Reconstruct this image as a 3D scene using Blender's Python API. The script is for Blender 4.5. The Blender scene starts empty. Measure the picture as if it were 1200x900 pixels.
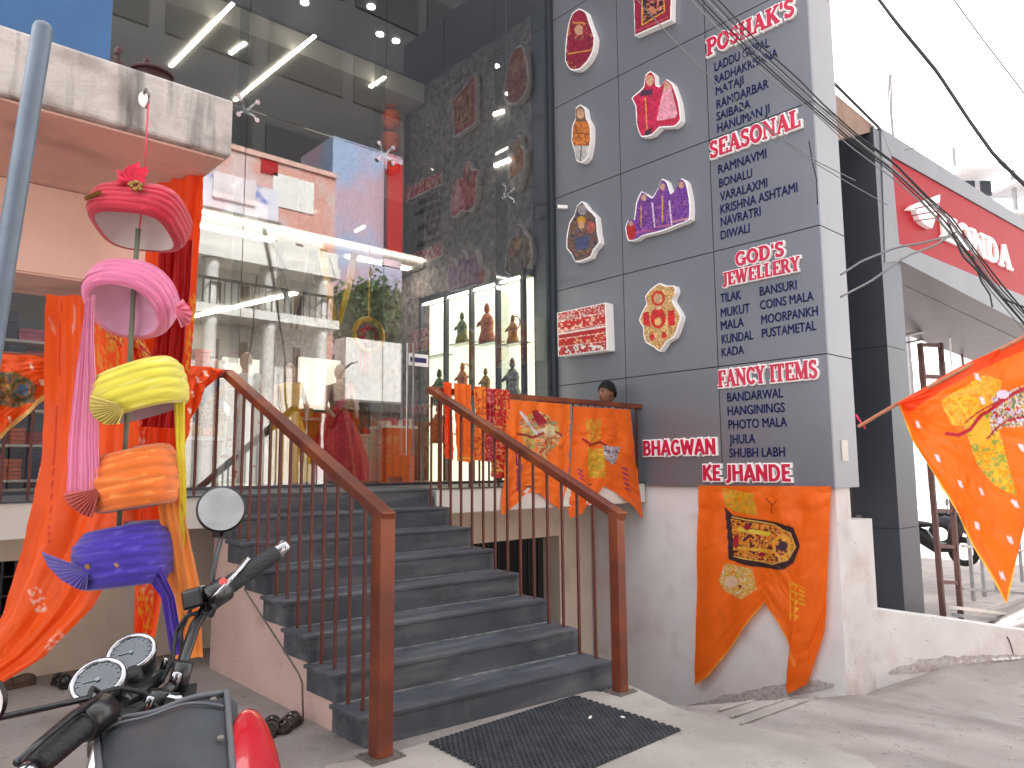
import bpy, math, random
import numpy as np
from mathutils import Vector, Matrix
random.seed(7); RNG = np.random.default_rng(7)
sc = bpy.context.scene
col = sc.collection
# ---------------------------------------------------------------- camera, world, sun, exposure
YAW, PITCH, ROLL, FPX, HC = 0.831551735, 0.112812346, -0.00822512263, 867.0, 1.5127
_f = np.array([math.cos(YAW)*math.cos(PITCH), math.sin(YAW)*math.cos(PITCH), math.sin(PITCH)])
_r = np.array([math.sin(YAW), -math.cos(YAW), 0.0]); _u = np.cross(_r, _f)
CR = math.cos(ROLL)*_r + math.sin(ROLL)*_u
CU = -math.sin(ROLL)*_r + math.cos(ROLL)*_u
CAMP = np.array([0, 0, HC])
cam = bpy.data.cameras.new('camera'); camo = bpy.data.objects.new('camera', cam); col.objects.link(camo)
cam.sensor_width = 36; cam.lens = 36*FPX/1200; cam.clip_start = 0.05; cam.clip_end = 1000
camo.matrix_world = Matrix(((CR[0], CU[0], -_f[0], 0), (CR[1], CU[1], -_f[1], 0), (CR[2], CU[2], -_f[2], HC), (0, 0, 0, 1)))
sc.camera = camo
W = bpy.data.worlds.new('World'); sc.world = W; W.use_nodes = True
nt = W.node_tree; bg = nt.nodes['Background']
sky = nt.nodes.new('ShaderNodeTexSky'); sky.sky_type = 'NISHITA'; sky.sun_disc = False
SUN_EL, SUN_AZ = math.radians(46), math.radians(96)     # azimuth measured from +X, towards the sun
sky.sun_elevation = SUN_EL; sky.sun_rotation = math.radians(90) - SUN_AZ
sky.air_density = 1.6; sky.dust_density = 1.6; sky.ozone_density = 1.0
hs = nt.nodes.new('ShaderNodeHueSaturation'); hs.inputs['Saturation'].default_value = 0.1
nt.links.new(sky.outputs[0], hs.inputs['Color']); nt.links.new(hs.outputs[0], bg.inputs[0]); bg.inputs[1].default_value = 0.15
sl = bpy.data.lights.new('sun', 'SUN'); so = bpy.data.objects.new('sun', sl); col.objects.link(so)
sl.energy = 3.2; sl.angle = math.radians(2); sl.color = (1.0, 0.95, 0.9)
sd = Vector((math.cos(SUN_EL)*math.cos(SUN_AZ), math.cos(SUN_EL)*math.sin(SUN_AZ), math.sin(SUN_EL)))
so.rotation_euler = sd.to_track_quat('Z', 'Y').to_euler()
sc.view_settings.view_transform = 'Standard'; sc.view_settings.look = 'None'
sc.view_settings.exposure = 2.3; sc.view_settings.gamma = 1.0

# ---------------------------------------------------------------- helpers
def V(*a): return np.array(a, float)
def ray(px, py): return CR*((px-600)/FPX) - CU*((py-450)/FPX) + _f
def U(px, py, d): return CAMP + ray(px, py)*d
def onX(px, py, X): r = ray(px, py); return CAMP + r*(X/r[0])
def onY(px, py, Y): r = ray(px, py); return CAMP + r*(Y/r[1])
def onZ(px, py, z): r = ray(px, py); return CAMP + r*((z-HC)/r[2])
def lin(c):
    return tuple(((x/255)/12.92 if x/255 <= 0.04045 else (((x/255)+0.055)/1.055)**2.4) for x in c)
MATS = {}
def mat(name, c, rough=0.6, metal=0.0, var=0.12, scale=6.0, bump=0.0, bscale=60.0, emit=None, es=0.0, spec=0.5, c2=None, lo=0.35, hi=0.65, detail=4, sx=(1, 1, 1), sheen=0, coat=0):
    if name in MATS: return MATS[name]
    m = bpy.data.materials.new(name); m.use_nodes = True; n = m.node_tree; b = n.nodes['Principled BSDF']
    c = lin(c)
    b.inputs['Roughness'].default_value = rough; b.inputs['Metallic'].default_value = metal
    b.inputs['Specular IOR Level'].default_value = spec
    if sheen: b.inputs['Sheen Weight'].default_value = sheen
    if coat: b.inputs['Coat Weight'].default_value = coat
    tc = n.nodes.new('ShaderNodeTexCoord'); mp = n.nodes.new('ShaderNodeMapping'); mp.inputs['Scale'].default_value = sx
    n.links.new(tc.outputs['Object'], mp.inputs['Vector'])
    nz = n.nodes.new('ShaderNodeTexNoise'); nz.inputs['Scale'].default_value = scale; nz.inputs['Detail'].default_value = detail
    n.links.new(mp.outputs[0], nz.inputs['Vector'])
    rp = n.nodes.new('ShaderNodeValToRGB'); n.links.new(nz.outputs['Fac'], rp.inputs[0])
    rp.color_ramp.elements[0].position = lo; rp.color_ramp.elements[1].position = hi
    d = lin(c2) if c2 else tuple(x*(1-var) for x in c)
    rp.color_ramp.elements[0].color = (*d, 1); rp.color_ramp.elements[1].color = (*(c if c2 else tuple(min(1, x*(1+var)) for x in c)), 1)
    n.links.new(rp.outputs[0], b.inputs['Base Color'])
    if bump:
        n2 = n.nodes.new('ShaderNodeTexNoise'); n2.inputs['Scale'].default_value = bscale; n2.inputs['Detail'].default_value = 5
        n.links.new(mp.outputs[0], n2.inputs['Vector'])
        bp = n.nodes.new('ShaderNodeBump'); bp.inputs['Strength'].default_value = bump; bp.inputs['Distance'].default_value = 0.02
        n.links.new(n2.outputs['Fac'], bp.inputs['Height']); n.links.new(bp.outputs[0], b.inputs['Normal'])
    if emit:
        b.inputs['Emission Color'].default_value = (*lin(emit), 1); b.inputs['Emission Strength'].default_value = es
    MATS[name] = m; return m
def layer(m, c, scale, lo, hi, sx=(1, 1, 1), detail=6, fac=1.0):
    """mix a second stain or highlight colour over a material's base colour"""
    n = m.node_tree; b = n.nodes['Principled BSDF']; src = b.inputs['Base Color'].links[0].from_socket
    tc = n.nodes.new('ShaderNodeTexCoord'); mp = n.nodes.new('ShaderNodeMapping'); mp.inputs['Scale'].default_value = sx
    n.links.new(tc.outputs['Object'], mp.inputs['Vector'])
    nz = n.nodes.new('ShaderNodeTexNoise'); nz.inputs['Scale'].default_value = scale; nz.inputs['Detail'].default_value = detail
    n.links.new(mp.outputs[0], nz.inputs['Vector'])
    mr = n.nodes.new('ShaderNodeMapRange'); mr.inputs[1].default_value = lo; mr.inputs[2].default_value = hi; mr.inputs[4].default_value = fac
    n.links.new(nz.outputs['Fac'], mr.inputs[0])
    mx = n.nodes.new('ShaderNodeMix'); mx.data_type = 'RGBA'; mx.inputs[7].default_value = (*lin(c), 1)
    n.links.new(mr.outputs[0], mx.inputs[0]); n.links.new(src, mx.inputs[6]); n.links.new(mx.outputs[2], b.inputs['Base Color'])
    return m
def colmat(name, rough=0.6, trans=0.0, metal=0.0, sheen=0.0, bump=0.15, bscale=350, coat=0):
    if name in MATS: return MATS[name]
    m = bpy.data.materials.new(name); m.use_nodes = True; n = m.node_tree; b = n.nodes['Principled BSDF']
    at = n.nodes.new('ShaderNodeAttribute'); at.attribute_name = 'Col'
    b.inputs['Roughness'].default_value = rough; b.inputs['Metallic'].default_value = metal; b.inputs['Sheen Weight'].default_value = sheen
    b.inputs['Coat Weight'].default_value = coat
    tc = n.nodes.new('ShaderNodeTexCoord'); nz = n.nodes.new('ShaderNodeTexNoise'); nz.inputs['Scale'].default_value = 9; nz.inputs['Detail'].default_value = 5
    n.links.new(tc.outputs['Object'], nz.inputs['Vector'])
    mr = n.nodes.new('ShaderNodeMapRange'); mr.inputs[3].default_value = 0.86; mr.inputs[4].default_value = 1.1; n.links.new(nz.outputs['Fac'], mr.inputs[0])
    vm = n.nodes.new('ShaderNodeVectorMath'); vm.operation = 'SCALE'; n.links.new(at.outputs['Color'], vm.inputs[0]); n.links.new(mr.outputs[0], vm.inputs['Scale'])
    n.links.new(vm.outputs[0], b.inputs['Base Color'])
    if bump:
        n2 = n.nodes.new('ShaderNodeTexNoise'); n2.inputs['Scale'].default_value = bscale; n.links.new(tc.outputs['Object'], n2.inputs['Vector'])
        bp = n.nodes.new('ShaderNodeBump'); bp.inputs['Strength'].default_value = bump; bp.inputs['Distance'].default_value = 0.004
        n.links.new(n2.outputs['Fac'], bp.inputs['Height']); n.links.new(bp.outputs[0], b.inputs['Normal'])
    if trans:
        tr = n.nodes.new('ShaderNodeBsdfTranslucent'); n.links.new(vm.outputs[0], tr.inputs['Color'])
        ms = n.nodes.new('ShaderNodeMixShader'); ms.inputs[0].default_value = trans
        n.links.new(b.outputs[0], ms.inputs[1]); n.links.new(tr.outputs[0], ms.inputs[2]); n.links.new(ms.outputs[0], n.nodes['Material Output'].inputs['Surface'])
    MATS[name] = m; return m

class MB:
    def __init__(s): s.v = []; s.f = []
    def add(s, vs, fs):
        k = len(s.v); s.v += [tuple(map(float, p)) for p in vs]; s.f += [tuple(i+k for i in f) for f in fs]; return s
    def box(s, lo, hi):
        a, b = lo, hi
        vs = [(x, y, z) for x in (a[0], b[0]) for y in (a[1], b[1]) for z in (a[2], b[2])]
        return s.add(vs, [(0, 1, 3, 2), (4, 6, 7, 5), (0, 4, 5, 1), (2, 3, 7, 6), (0, 2, 6, 4), (1, 5, 7, 3)])
    def hexa(s, b4, t4):
        return s.add(list(b4)+list(t4), [(3, 2, 1, 0), (4, 5, 6, 7), (0, 1, 5, 4), (1, 2, 6, 5), (2, 3, 7, 6), (3, 0, 4, 7)])
    def obox(s, c, ax, ay, az):
        c = V(*c); ax, ay, az = V(*ax), V(*ay), V(*az)
        return s.hexa([c-ax-ay-az, c+ax-ay-az, c+ax+ay-az, c-ax+ay-az], [c-ax-ay+az, c+ax-ay+az, c+ax+ay+az, c-ax+ay+az])
    def bar(s, p, q, w, h, up=(0, 0, 1)):
        p, q = V(*p), V(*q); d = q-p; L = np.linalg.norm(d); d /= L; up = V(*up)
        sd = np.cross(d, up); n = np.linalg.norm(sd)
        if n < 1e-4: sd = V(1, 0, 0)
        else: sd /= n
        u2 = np.cross(sd, d)
        return s.obox((p+q)/2, d*L/2, sd*w/2, u2*h/2)
    def tube(s, pts, r, n=10, cap=True):
        pts = [V(*p) for p in pts]; rs = r if hasattr(r, '__len__') else [r]*len(pts); rings = []
        ref = V(0, 0, 1)
        for i, p in enumerate(pts):
            d = pts[min(i+1, len(pts)-1)]-pts[max(i-1, 0)]; d = d/(np.linalg.norm(d)+1e-12)
            a = np.cross(d, ref)
            if np.linalg.norm(a) < 0.05: a = np.cross(d, V(1, 0, 0))
            a /= np.linalg.norm(a); b = np.cross(d, a)
            rings.append([p+rs[i]*(math.cos(t)*a+math.sin(t)*b) for t in np.linspace(0, 2*math.pi, n, endpoint=False)])
        fs = [(i*n+j, i*n+(j+1) % n, (i+1)*n+(j+1) % n, (i+1)*n+j) for i in range(len(pts)-1) for j in range(n)]
        if cap: fs += [tuple(range(n))[::-1], tuple((len(pts)-1)*n+j for j in range(n))]
        return s.add([q for rg in rings for q in rg], fs)
    def ell(s, c, ax, ay, az, nu=16, nv=10):
        c, ax, ay, az = V(*c), V(*ax), V(*ay), V(*az); vs = []; fs = []
        for i in range(nv+1):
            t = math.pi*i/nv
            for j in range(nu):
                a = 2*math.pi*j/nu; vs.append(c+ax*math.sin(t)*math.cos(a)+ay*math.sin(t)*math.sin(a)+az*math.cos(t))
        for i in range(nv):
            for j in range(nu): fs.append((i*nu+j, i*nu+(j+1) % nu, (i+1)*nu+(j+1) % nu, (i+1)*nu+j))
        return s.add(vs, fs)
    def ring(s, c, n, R, r, a0=0, a1=2*math.pi, nn=40, m=8, up=(0, 0, 1), sx=1.0):
        n = V(*n)/np.linalg.norm(n); a = np.cross(n, V(*up)); a /= np.linalg.norm(a); b = np.cross(n, a)
        full = abs(a1-a0) > 6.28
        pts = [V(*c)+R*(math.cos(t)*a*sx+math.sin(t)*b) for t in np.linspace(a0, a1, nn+1)]
        return s.tube(pts, r, m, not full)
    def disc(s, c, n, R, h, nn=32):
        n = V(*n)/np.linalg.norm(n); return s.tube([V(*c)-n*h/2, V(*c)+n*h/2], R, nn)
    def grid(s, P, mask=None):
        nu, nv = P.shape[:2]; k = len(s.v); s.v += [tuple(p) for p in P.reshape(-1, 3).tolist()]
        for i in range(nu-1):
            for j in range(nv-1):
                if mask is None or mask[i, j]: s.f.append((k+i*nv+j, k+(i+1)*nv+j, k+(i+1)*nv+j+1, k+i*nv+j+1))
        return s
OFF = {}
def finish(o, parent, label, cat, group, kind):
    if label: o['label'] = label
    if cat: o['category'] = cat
    if group: o['group'] = group
    if kind: o['kind'] = kind
    if parent is not None: o.parent = parent
def obj(name, mb, m, parent=None, label=None, cat=None, group=None, kind=None, smooth=False, bevel=0, colors=None, origin=None, flat_normals=True):
    v = np.array(mb.v, float)
    if parent is not None: off = OFF[parent.name]; loc = V(0, 0, 0)
    elif kind == 'structure' and origin is None: off = V(0, 0, 0); loc = off
    else:
        off = V(*origin) if origin is not None else V((v[:, 0].min()+v[:, 0].max())/2, (v[:, 1].min()+v[:, 1].max())/2, v[:, 2].min()); loc = off
    me = bpy.data.meshes.new(name); me.from_pydata((v-off).tolist(), [], mb.f)
    if colors is not None:
        ca = me.color_attributes.new('Col', 'FLOAT_COLOR', 'POINT'); c4 = np.ones((len(v), 4)); c4[:, :3] = colors
        ca.data.foreach_set('color', c4.ravel())
    if smooth: me.polygons.foreach_set('use_smooth', [True]*len(me.polygons))
    me.materials.append(m); me.update()
    o = bpy.data.objects.new(name, me); col.objects.link(o); o.location = loc
    OFF[o.name] = off
    finish(o, parent, label, cat, group, kind)
    if bevel:
        b = o.modifiers.new('bevel', 'BEVEL'); b.width = bevel; b.segments = 2; b.limit_method = 'ANGLE'
    return o
def thing(name, loc, label, cat, group=None):
    o = bpy.data.objects.new(name, None); col.objects.link(o); o.location = loc; o.empty_display_size = 0.2
    OFF[o.name] = V(*loc); finish(o, None, label, cat, group, None); return o

# painting of flat prints into a colour attribute -------------------------------------------------
def inpoly(X, Y, P):
    r = np.zeros(X.shape, bool); n = len(P)
    for i in range(n):
        x1, y1 = P[i]; x2, y2 = P[(i+1) % n]
        if y1 == y2: continue
        c = ((y1 > Y) != (y2 > Y)) & (X < (x2-x1)*(Y-y1)/(y2-y1)+x1); r ^= c
    return r
def vnoise(X, Y, s, seed=0):
    x = X/s; y = Y/s; xi = np.floor(x).astype(int); yi = np.floor(y).astype(int); fx = x-xi; fy = y-yi
    def h(a, b):
        q = (a*374761393+b*668265263+seed*974711) & 0x7fffffff; q = ((q ^ (q >> 13))*1274126177) & 0x7fffffff
        return ((q ^ (q >> 16)) & 0xffff)/65535.0
    fx = fx*fx*(3-2*fx); fy = fy*fy*(3-2*fy)
    return (h(xi, yi)*(1-fx)+h(xi+1, yi)*fx)*(1-fy)+(h(xi, yi+1)*(1-fx)+h(xi+1, yi+1)*fx)*fy
def cellid(X, Y, s, seed, n):
    a = vnoise(X, Y, s, seed); return np.clip(((a-0.15)/0.7*n).astype(int), 0, n-1)
BIT = {'B': '110101110101110', 'T': '111010010010010', 'S': '011100010001110', 'J': '001001001101010', 'A': '010101111101101', 'I': '111010010010111', 'R': '110101110101101', 'M': '101111111101101', 'E': '111100110100111'}
def paint(X, Y, base, ops):
    C = np.empty(X.shape+(3,)); C[:] = lin(base)
    for op in ops:
        k = op[0]
        if k == 'poly': m = inpoly(X, Y, op[1]); C[m] = lin(op[2])
        elif k == 'ell':
            _, cx, cy, rx, ry, c = op; m = ((X-cx)/rx)**2+((Y-cy)/ry)**2 < 1; C[m] = lin(c)
        elif k == 'ring':
            _, cx, cy, rx, ry, w, c = op; q = ((X-cx)/rx)**2+((Y-cy)/ry)**2; m = (q < 1) & (q > (1-w)**2); C[m] = lin(c)
        elif k == 'line':
            _, P, w, c = op
            for (x1, y1), (x2, y2) in zip(P[:-1], P[1:]):
                L2 = (x2-x1)**2+(y2-y1)**2+1e-9; t = np.clip(((X-x1)*(x2-x1)+(Y-y1)*(y2-y1))/L2, 0, 1)
                m = (X-x1-t*(x2-x1))**2+(Y-y1-t*(y2-y1))**2 < (w/2)**2; C[m] = lin(c)
        elif k == 'busy':
            _, P, pal, s, seed = op; m = inpoly(X, Y, P); idc = cellid(X, Y, s, seed, len(pal))
            for i, c in enumerate(pal):
                if c is not None: C[m & (idc == i)] = lin(c)
        elif k == 'word':
            _, w, x0, y0, ux, uy, h, c = op           # baseline start, unit along text, pixel height
            px_ = h/5.0; L = math.hypot(ux, uy); ux /= L; uy /= L
            a = (X-x0)*ux+(Y-y0)*uy; b = (X-x0)*uy-(Y-y0)*ux
            for i, ch in enumerate(w):
                g = BIT.get(ch)
                if not g: continue
                ci = np.floor(a/px_).astype(int)-i*4; ri = 4-np.floor(b/px_).astype(int)
                ok = (ci >= 0) & (ci < 3) & (ri >= 0) & (ri < 5); gg = np.array([int(t) for t in g])
                m = ok & (gg[np.clip(ri, 0, 4)*3+np.clip(ci, 0, 2)] == 1); C[m] = lin(c)
    return C
def crv(P):
    P = np.array(P, float); d = np.r_[0, np.cumsum(np.hypot(*np.diff(P, axis=0).T))]; d /= d[-1]
    return lambda t: np.stack([np.interp(t, d, P[:, 0]), np.interp(t, d, P[:, 1])], -1)
def crvu(P):      # curve with explicit parameter first
    P = np.array(P, float); return lambda t: np.stack([np.interp(t, P[:, 0], P[:, 1]), np.interp(t, P[:, 0], P[:, 2])], -1)
zz = lambda P: crvu([(i/(len(P)-1), *p) for i, p in enumerate(P)])
def cloth(name, A, B, nu, nv, place, base, ops, m, wr=0.02, wdir=None, parent=None, folds=(7, 3), seed=0, pleat=0, pk=0, rough=0, **kw):
    """sheet between edge curve A (v=0) and edge curve B (v=1); folds push it out of its plane"""
    u = np.linspace(0, 1, nu)[:, None]*np.ones((1, nv)); v = np.ones((nu, 1))*np.linspace(0, 1, nv)[None]
    a = A(u[:, 0])[:, None, :]; b = B(u[:, 0])[:, None, :]; P = a*(1-v[..., None])+b*v[..., None]
    X, Y = P[..., 0], P[..., 1]
    R = CR[None, None]*((X-600)/FPX)[..., None]-CU[None, None]*((Y-450)/FPX)[..., None]+_f[None, None]
    kind, val = place
    if kind == 'Y': t = val/R[..., 1]
    elif kind == 'X': t = val/R[..., 0]
    elif kind == 'D': t = val(X, Y) if callable(val) else np.full(X.shape, val)
    W_ = CAMP+R*t[..., None]
    nd = V(*wdir) if wdir is not None else -V(_f[0], _f[1], 0)
    ph = 2*math.pi; al = kw.pop('along', False); su, sv = (v, u) if al else (u, v)
    w = np.sin(ph*folds[0]*su+1.2*np.sin(ph*sv*0.7+seed)+seed)*0.5+np.sin(ph*folds[1]*su+seed*2+sv*2)*0.7+(vnoise(u*9, v*9, 1.0, seed)-0.5)*1.1+(vnoise(u*30, v*22, 1.0, seed+3)-.5)*.35+np.abs(vnoise(u*5+v*2, v*13, 1.0, seed+8)-.5)*1.3
    w = w*wr*(0.35+0.65*np.minimum(1, sv*3 if kw.get('pin', True) else 1))
    if pleat: w = w+pleat*(np.abs(((su*pk) % 1)-0.5)*2-0.5)*4
    kw.pop('pin', None)
    W_ = W_+nd[None, None]*w[..., None]
    C = paint(X, Y, base, ops)
    mb = MB().grid(W_)
    return obj(name, mb, m, parent, smooth=True, colors=C.reshape(-1, 3), **kw)
# ---------------------------------------------------------------- materials
M_conc = layer(layer(mat('concrete_ground', (162, 152, 147), 0.92, c2=(138, 129, 125), scale=0.9, bump=0.5, bscale=45, detail=10), (160, 155, 153), 2.6, 0.55, 0.72, fac=0.55), (96, 88, 84), 5.0, 0.62, 0.78, fac=0.5)
M_apron = layer(mat('concrete_apron', (170, 162, 156), 0.9, c2=(142, 135, 129), scale=1.4, bump=0.4, bscale=60, detail=9), (110, 102, 96), 7.0, 0.6, 0.75, fac=0.5)
layer(M_conc, (98, 90, 86), 0.8, .5, .6, detail=12, fac=.4); layer(M_conc, (176, 171, 168), 1.7, .56, .7, detail=12, fac=.3); layer(M_conc, (70, 64, 60), 11, .66, .72, detail=3, fac=.5); layer(M_apron, (112, 106, 102), 1.1, .5, .66, detail=12, fac=.5)
M_step = layer(layer(mat('step_stone', (72, 76, 84), 0.62, c2=(55, 58, 66), scale=3, bump=0.12, bscale=40, detail=8), (122, 122, 124), 2.6, 0.5, 0.8, sx=(0.6, 3.5, 3.5), detail=9, fac=0.6), (102, 94, 86), 9.0, 0.58, 0.75, fac=0.4)
M_edge = mat('step_edge_stone', (98, 100, 106), 0.6, c2=(72, 74, 80), scale=8, bump=0.2)
M_stucco = layer(mat('white_stucco', (218, 212, 211), 0.9, var=0.05, scale=2.0, bump=0.18, bscale=90), (150, 138, 132), 3.0, 0.55, 0.85, detail=9, fac=0.45)
M_stuccow = layer(layer(mat('low_stucco', (214, 209, 207), 0.92, var=0.06, scale=2.5, bump=0.3, bscale=60), (140, 122, 114), 1.6, 0.6, 0.8, detail=12, fac=0.5), (90, 80, 76), 14.0, 0.68, 0.76, fac=0.7)
M_cream = layer(mat('cream_plaster', (222, 208, 190), 0.88, var=0.05, scale=2.5, bump=0.15), (150, 130, 115), 4.0, 0.6, 0.85, sx=(1, 1, .4), fac=0.4)
M_pinkst = layer(mat('pink_stringer_plaster', (192, 164, 156), 0.9, var=0.06, scale=3, bump=0.3, bscale=50), (120, 95, 86), 5.0, 0.58, 0.8, detail=10, fac=0.5)
layer(M_stuccow, (168, 120, 112), 2.2, .55, .72, detail=10, fac=.35); layer(M_stucco, (206, 176, 174), 0.8, .5, .7, detail=5, fac=.5)
M_slab = mat('white_slab_paint', (214, 208, 200), 0.8, var=0.05, scale=3, bump=0.1)
M_dark = mat('dark_void', (22, 20, 20), 0.95, var=0.1)
M_acm = mat('grey_cladding', (116, 117, 125), 0.36, metal=0.35, var=0.025, scale=1.2, bump=0.03, bscale=14)
M_acml = mat('pale_cladding', (148, 149, 155), 0.42, metal=0.2, var=0.03, scale=1.2)
M_acmd = mat('charcoal_cladding', (66, 70, 78), 0.4, metal=0.25, var=0.05, scale=1.4)
M_seam = mat('seam_rubber', (24, 25, 28), 0.8)
M_blue = mat('blue_cladding', (58, 102, 150), 0.5, var=0.06, scale=1.5, bump=0.05)
M_rail = layer(mat('rust_painted_steel', (104, 46, 30), 0.38, metal=0.15, var=0.12, scale=5, spec=0.6), (178, 92, 36), 2.0, 0.45, 0.7, fac=0.6)  # orange layer paints the handrail's highlights into the colour
M_bal = mat('brown_painted_rod', (92, 44, 34), 0.45, metal=0.1, var=0.15, scale=7)
M_plate = mat('base_plate_steel', (120, 112, 106), 0.6, metal=0.5, var=0.2, scale=20)
M_white = mat('white_acrylic', (232, 228, 226), 0.35, var=0.02, emit=(255, 250, 246), es=0.03)
M_red = mat('crimson_acrylic', (196, 22, 66), 0.3, var=0.04, spec=0.6)
M_blueink = mat('navy_vinyl', (36, 44, 104), 0.5, var=0.04)
M_print = colmat('painted_print', 0.45, bump=0)
M_cloth = colmat('satin_cloth', 0.55, trans=0.3, sheen=0.05)
M_turb = colmat('turban_cloth', 0.75, trans=0.08, sheen=0.4, bump=0.3, bscale=500)
M_led = mat('led_strip', (255, 250, 240), 0.5, emit=(255, 247, 232), es=4.0)
M_led2 = mat('led_bright', (255, 250, 240), 0.5, emit=(255, 244, 226), es=12.0)
M_ledw = mat('warm_glow_panel', (240, 236, 210), 0.6, emit=(240, 238, 205), es=0.42)
M_chrome = mat('chrome', (158, 158, 162), 0.14, metal=1.0, var=0.03)
M_rubber = mat('black_rubber', (26, 27, 30), 0.62, var=0.2, scale=30, bump=0.3, bscale=120)
M_black = mat('black_paint', (20, 20, 24), 0.3, var=0.15, spec=0.6)
M_canvas = layer(mat('worn_black_vinyl', (56, 59, 64), 0.42, var=0.15, scale=14, bump=0.06, bscale=30), (104, 104, 104), 6.0, 0.55, 0.85, detail=10, fac=0.4)
M_redpaint = mat('red_tank_paint', (176, 8, 26), 0.22, var=0.05, coat=0.8)
M_pipe = layer(mat('grey_painted_pipe', (98, 110, 124), 0.45, metal=0.2, var=0.1, scale=9, bump=0.1), (70, 76, 84), 12, 0.6, 0.8, fac=0.6)
M_wire = mat('cable_black', (38, 38, 40), 0.6)
M_wireg = mat('cable_grey', (120, 120, 122), 0.6)
M_skin = mat('skin', (128, 84, 62), 0.55, var=0.06, scale=12)
M_hair = mat('hair_black', (10, 9, 9), 0.85, var=0.2, scale=60, bump=0.5, bscale=200)
M_oldconc = layer(layer(mat('weathered_concrete', (200, 194, 190), 0.95, c2=(176, 170, 166), scale=3.5, bump=0.35, bscale=40, detail=10), (70, 68, 66), 2.2, 0.5, 0.68, sx=(6, 6, 0.7), detail=12, fac=0.85), (122, 110, 104), 9, 0.5, 0.7, fac=0.5)
M_pinkwall = layer(mat('pink_plaster', (226, 192, 176), 0.9, var=0.06, scale=1.8, bump=0.15), (150, 110, 98), 3.0, 0.58, 0.8, detail=9, fac=0.45)
M_soffit = layer(mat('pink_soffit', (214, 174, 160), 0.9, var=0.08, scale=2.2, bump=0.15), (130, 100, 90), 3.0, 0.55, 0.75, fac=0.5)

# ---------------------------------------------------------------- setting: ground
L = 1.32; X0 = 7.6; YG = 7.4; YL = 5.85
PW = U(1200, 768, 8.2)                       # far end of the low ramp wall
def gz(x, y):
    t = np.clip((x-4.05)/3.55, 0, 1)
    z = -0.64*t*t*(3-2*t) if False else -0.64*np.clip((x-4.05)/3.55, 0, 1)
    steep = np.maximum(0, y-2.95)*0.44*np.clip((x-3.95)/0.5, 0, 1)
    return z-np.minimum(steep, 1.3)
def onG(px, py):
    r = ray(px, py); t = 1.0
    for _ in range(4000):
        p = CAMP+r*t
        if p[2] < float(gz(p[0], p[1])): return p
        t += 0.004
    return p
xs = np.r_[-60, -30, -15, -8, np.arange(-4, 3.9, .35), np.arange(3.9, 9.6, 0.08), np.arange(10, 20, 1), 30, 60, 120]
ys = np.r_[-60, -30, -15, -8, np.arange(-4, 1.5, .5), np.arange(1.5, 7.4, 0.08), 8, 12, 20, 40, 120]
GX, GY = np.meshgrid(xs, ys, indexing='ij')
GZ = gz(GX, GY)+(vnoise(GX, GY, 0.5, 3)-.5)*0.022*(GX > 4.2)
obj('ground', MB().grid(np.stack([GX, GY, GZ], -1)), M_conc, kind='structure', smooth=True)
# apron slab in front of the stairs, a few millimetres proud of the ground
ap = [onZ(735, 803, 0), onZ(792, 831, 0), onZ(866, 852, 0), onZ(1010, 890, 0), V(3.2, .6, 0), V(1.2, 1.2, 0), onZ(380, 900, 0), V(2.26, 3.5, 0), V(4.12, 3.42, 0)]
mb = MB(); n = len(ap)
mb.add([(p[0], p[1], 0.012) for p in ap]+[(p[0], p[1], -0.35) for p in ap], [tuple(range(n))[::-1]]+[(i, (i+1) % n, (i+1) % n+n, i+n) for i in range(n)])
obj('apron_slab', mb, M_apron, kind='structure')
# worn grooves of the ramp along the wall
for i, (a, b) in enumerate([((842, 834), (1000, 788)), ((856, 842), (1018, 789)), ((868, 850), (1040, 788))]):
    mb = MB(); pts = [onG(a[0]+(b[0]-a[0])*t, a[1]+(b[1]-a[1])*t)+V(0, 0, .009) for t in np.linspace(0, 1, 14)]
    mb.tube(pts, 0.009, 6); obj('ramp_ridge', mb, M_apron, kind='structure')

M_dust = mat('pale_dust', (134, 132, 130), 1.0, c2=(92, 92, 94), scale=14, lo=.4, hi=.6)
mb = MB(); rgp = np.random.default_rng(11)
for i in range(1500):
    x, y = rgp.uniform(.3, 8.0), rgp.uniform(.6, 6.4)
    if 2.1 < x < 4.4 and y > 3.4 or (x > 4.05 and y > 3.3): continue
    s_ = rgp.uniform(.002, .008)*(1+(rgp.random() > .97)*1.5); zq = float(gz(x, y))+(.012 if x < 4.0 and y < 3.3 else 0)
    mb.add([(x-s_, y, zq), (x+s_*.8, y-s_*.7, zq), (x+s_*.3, y+s_, zq), (x, y, zq+s_*.8)], [(0, 1, 3), (1, 2, 3), (2, 0, 3)])
obj('grit', mb, M_conc, kind='stuff', label='fine grit and small stones scattered on the concrete')
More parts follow.
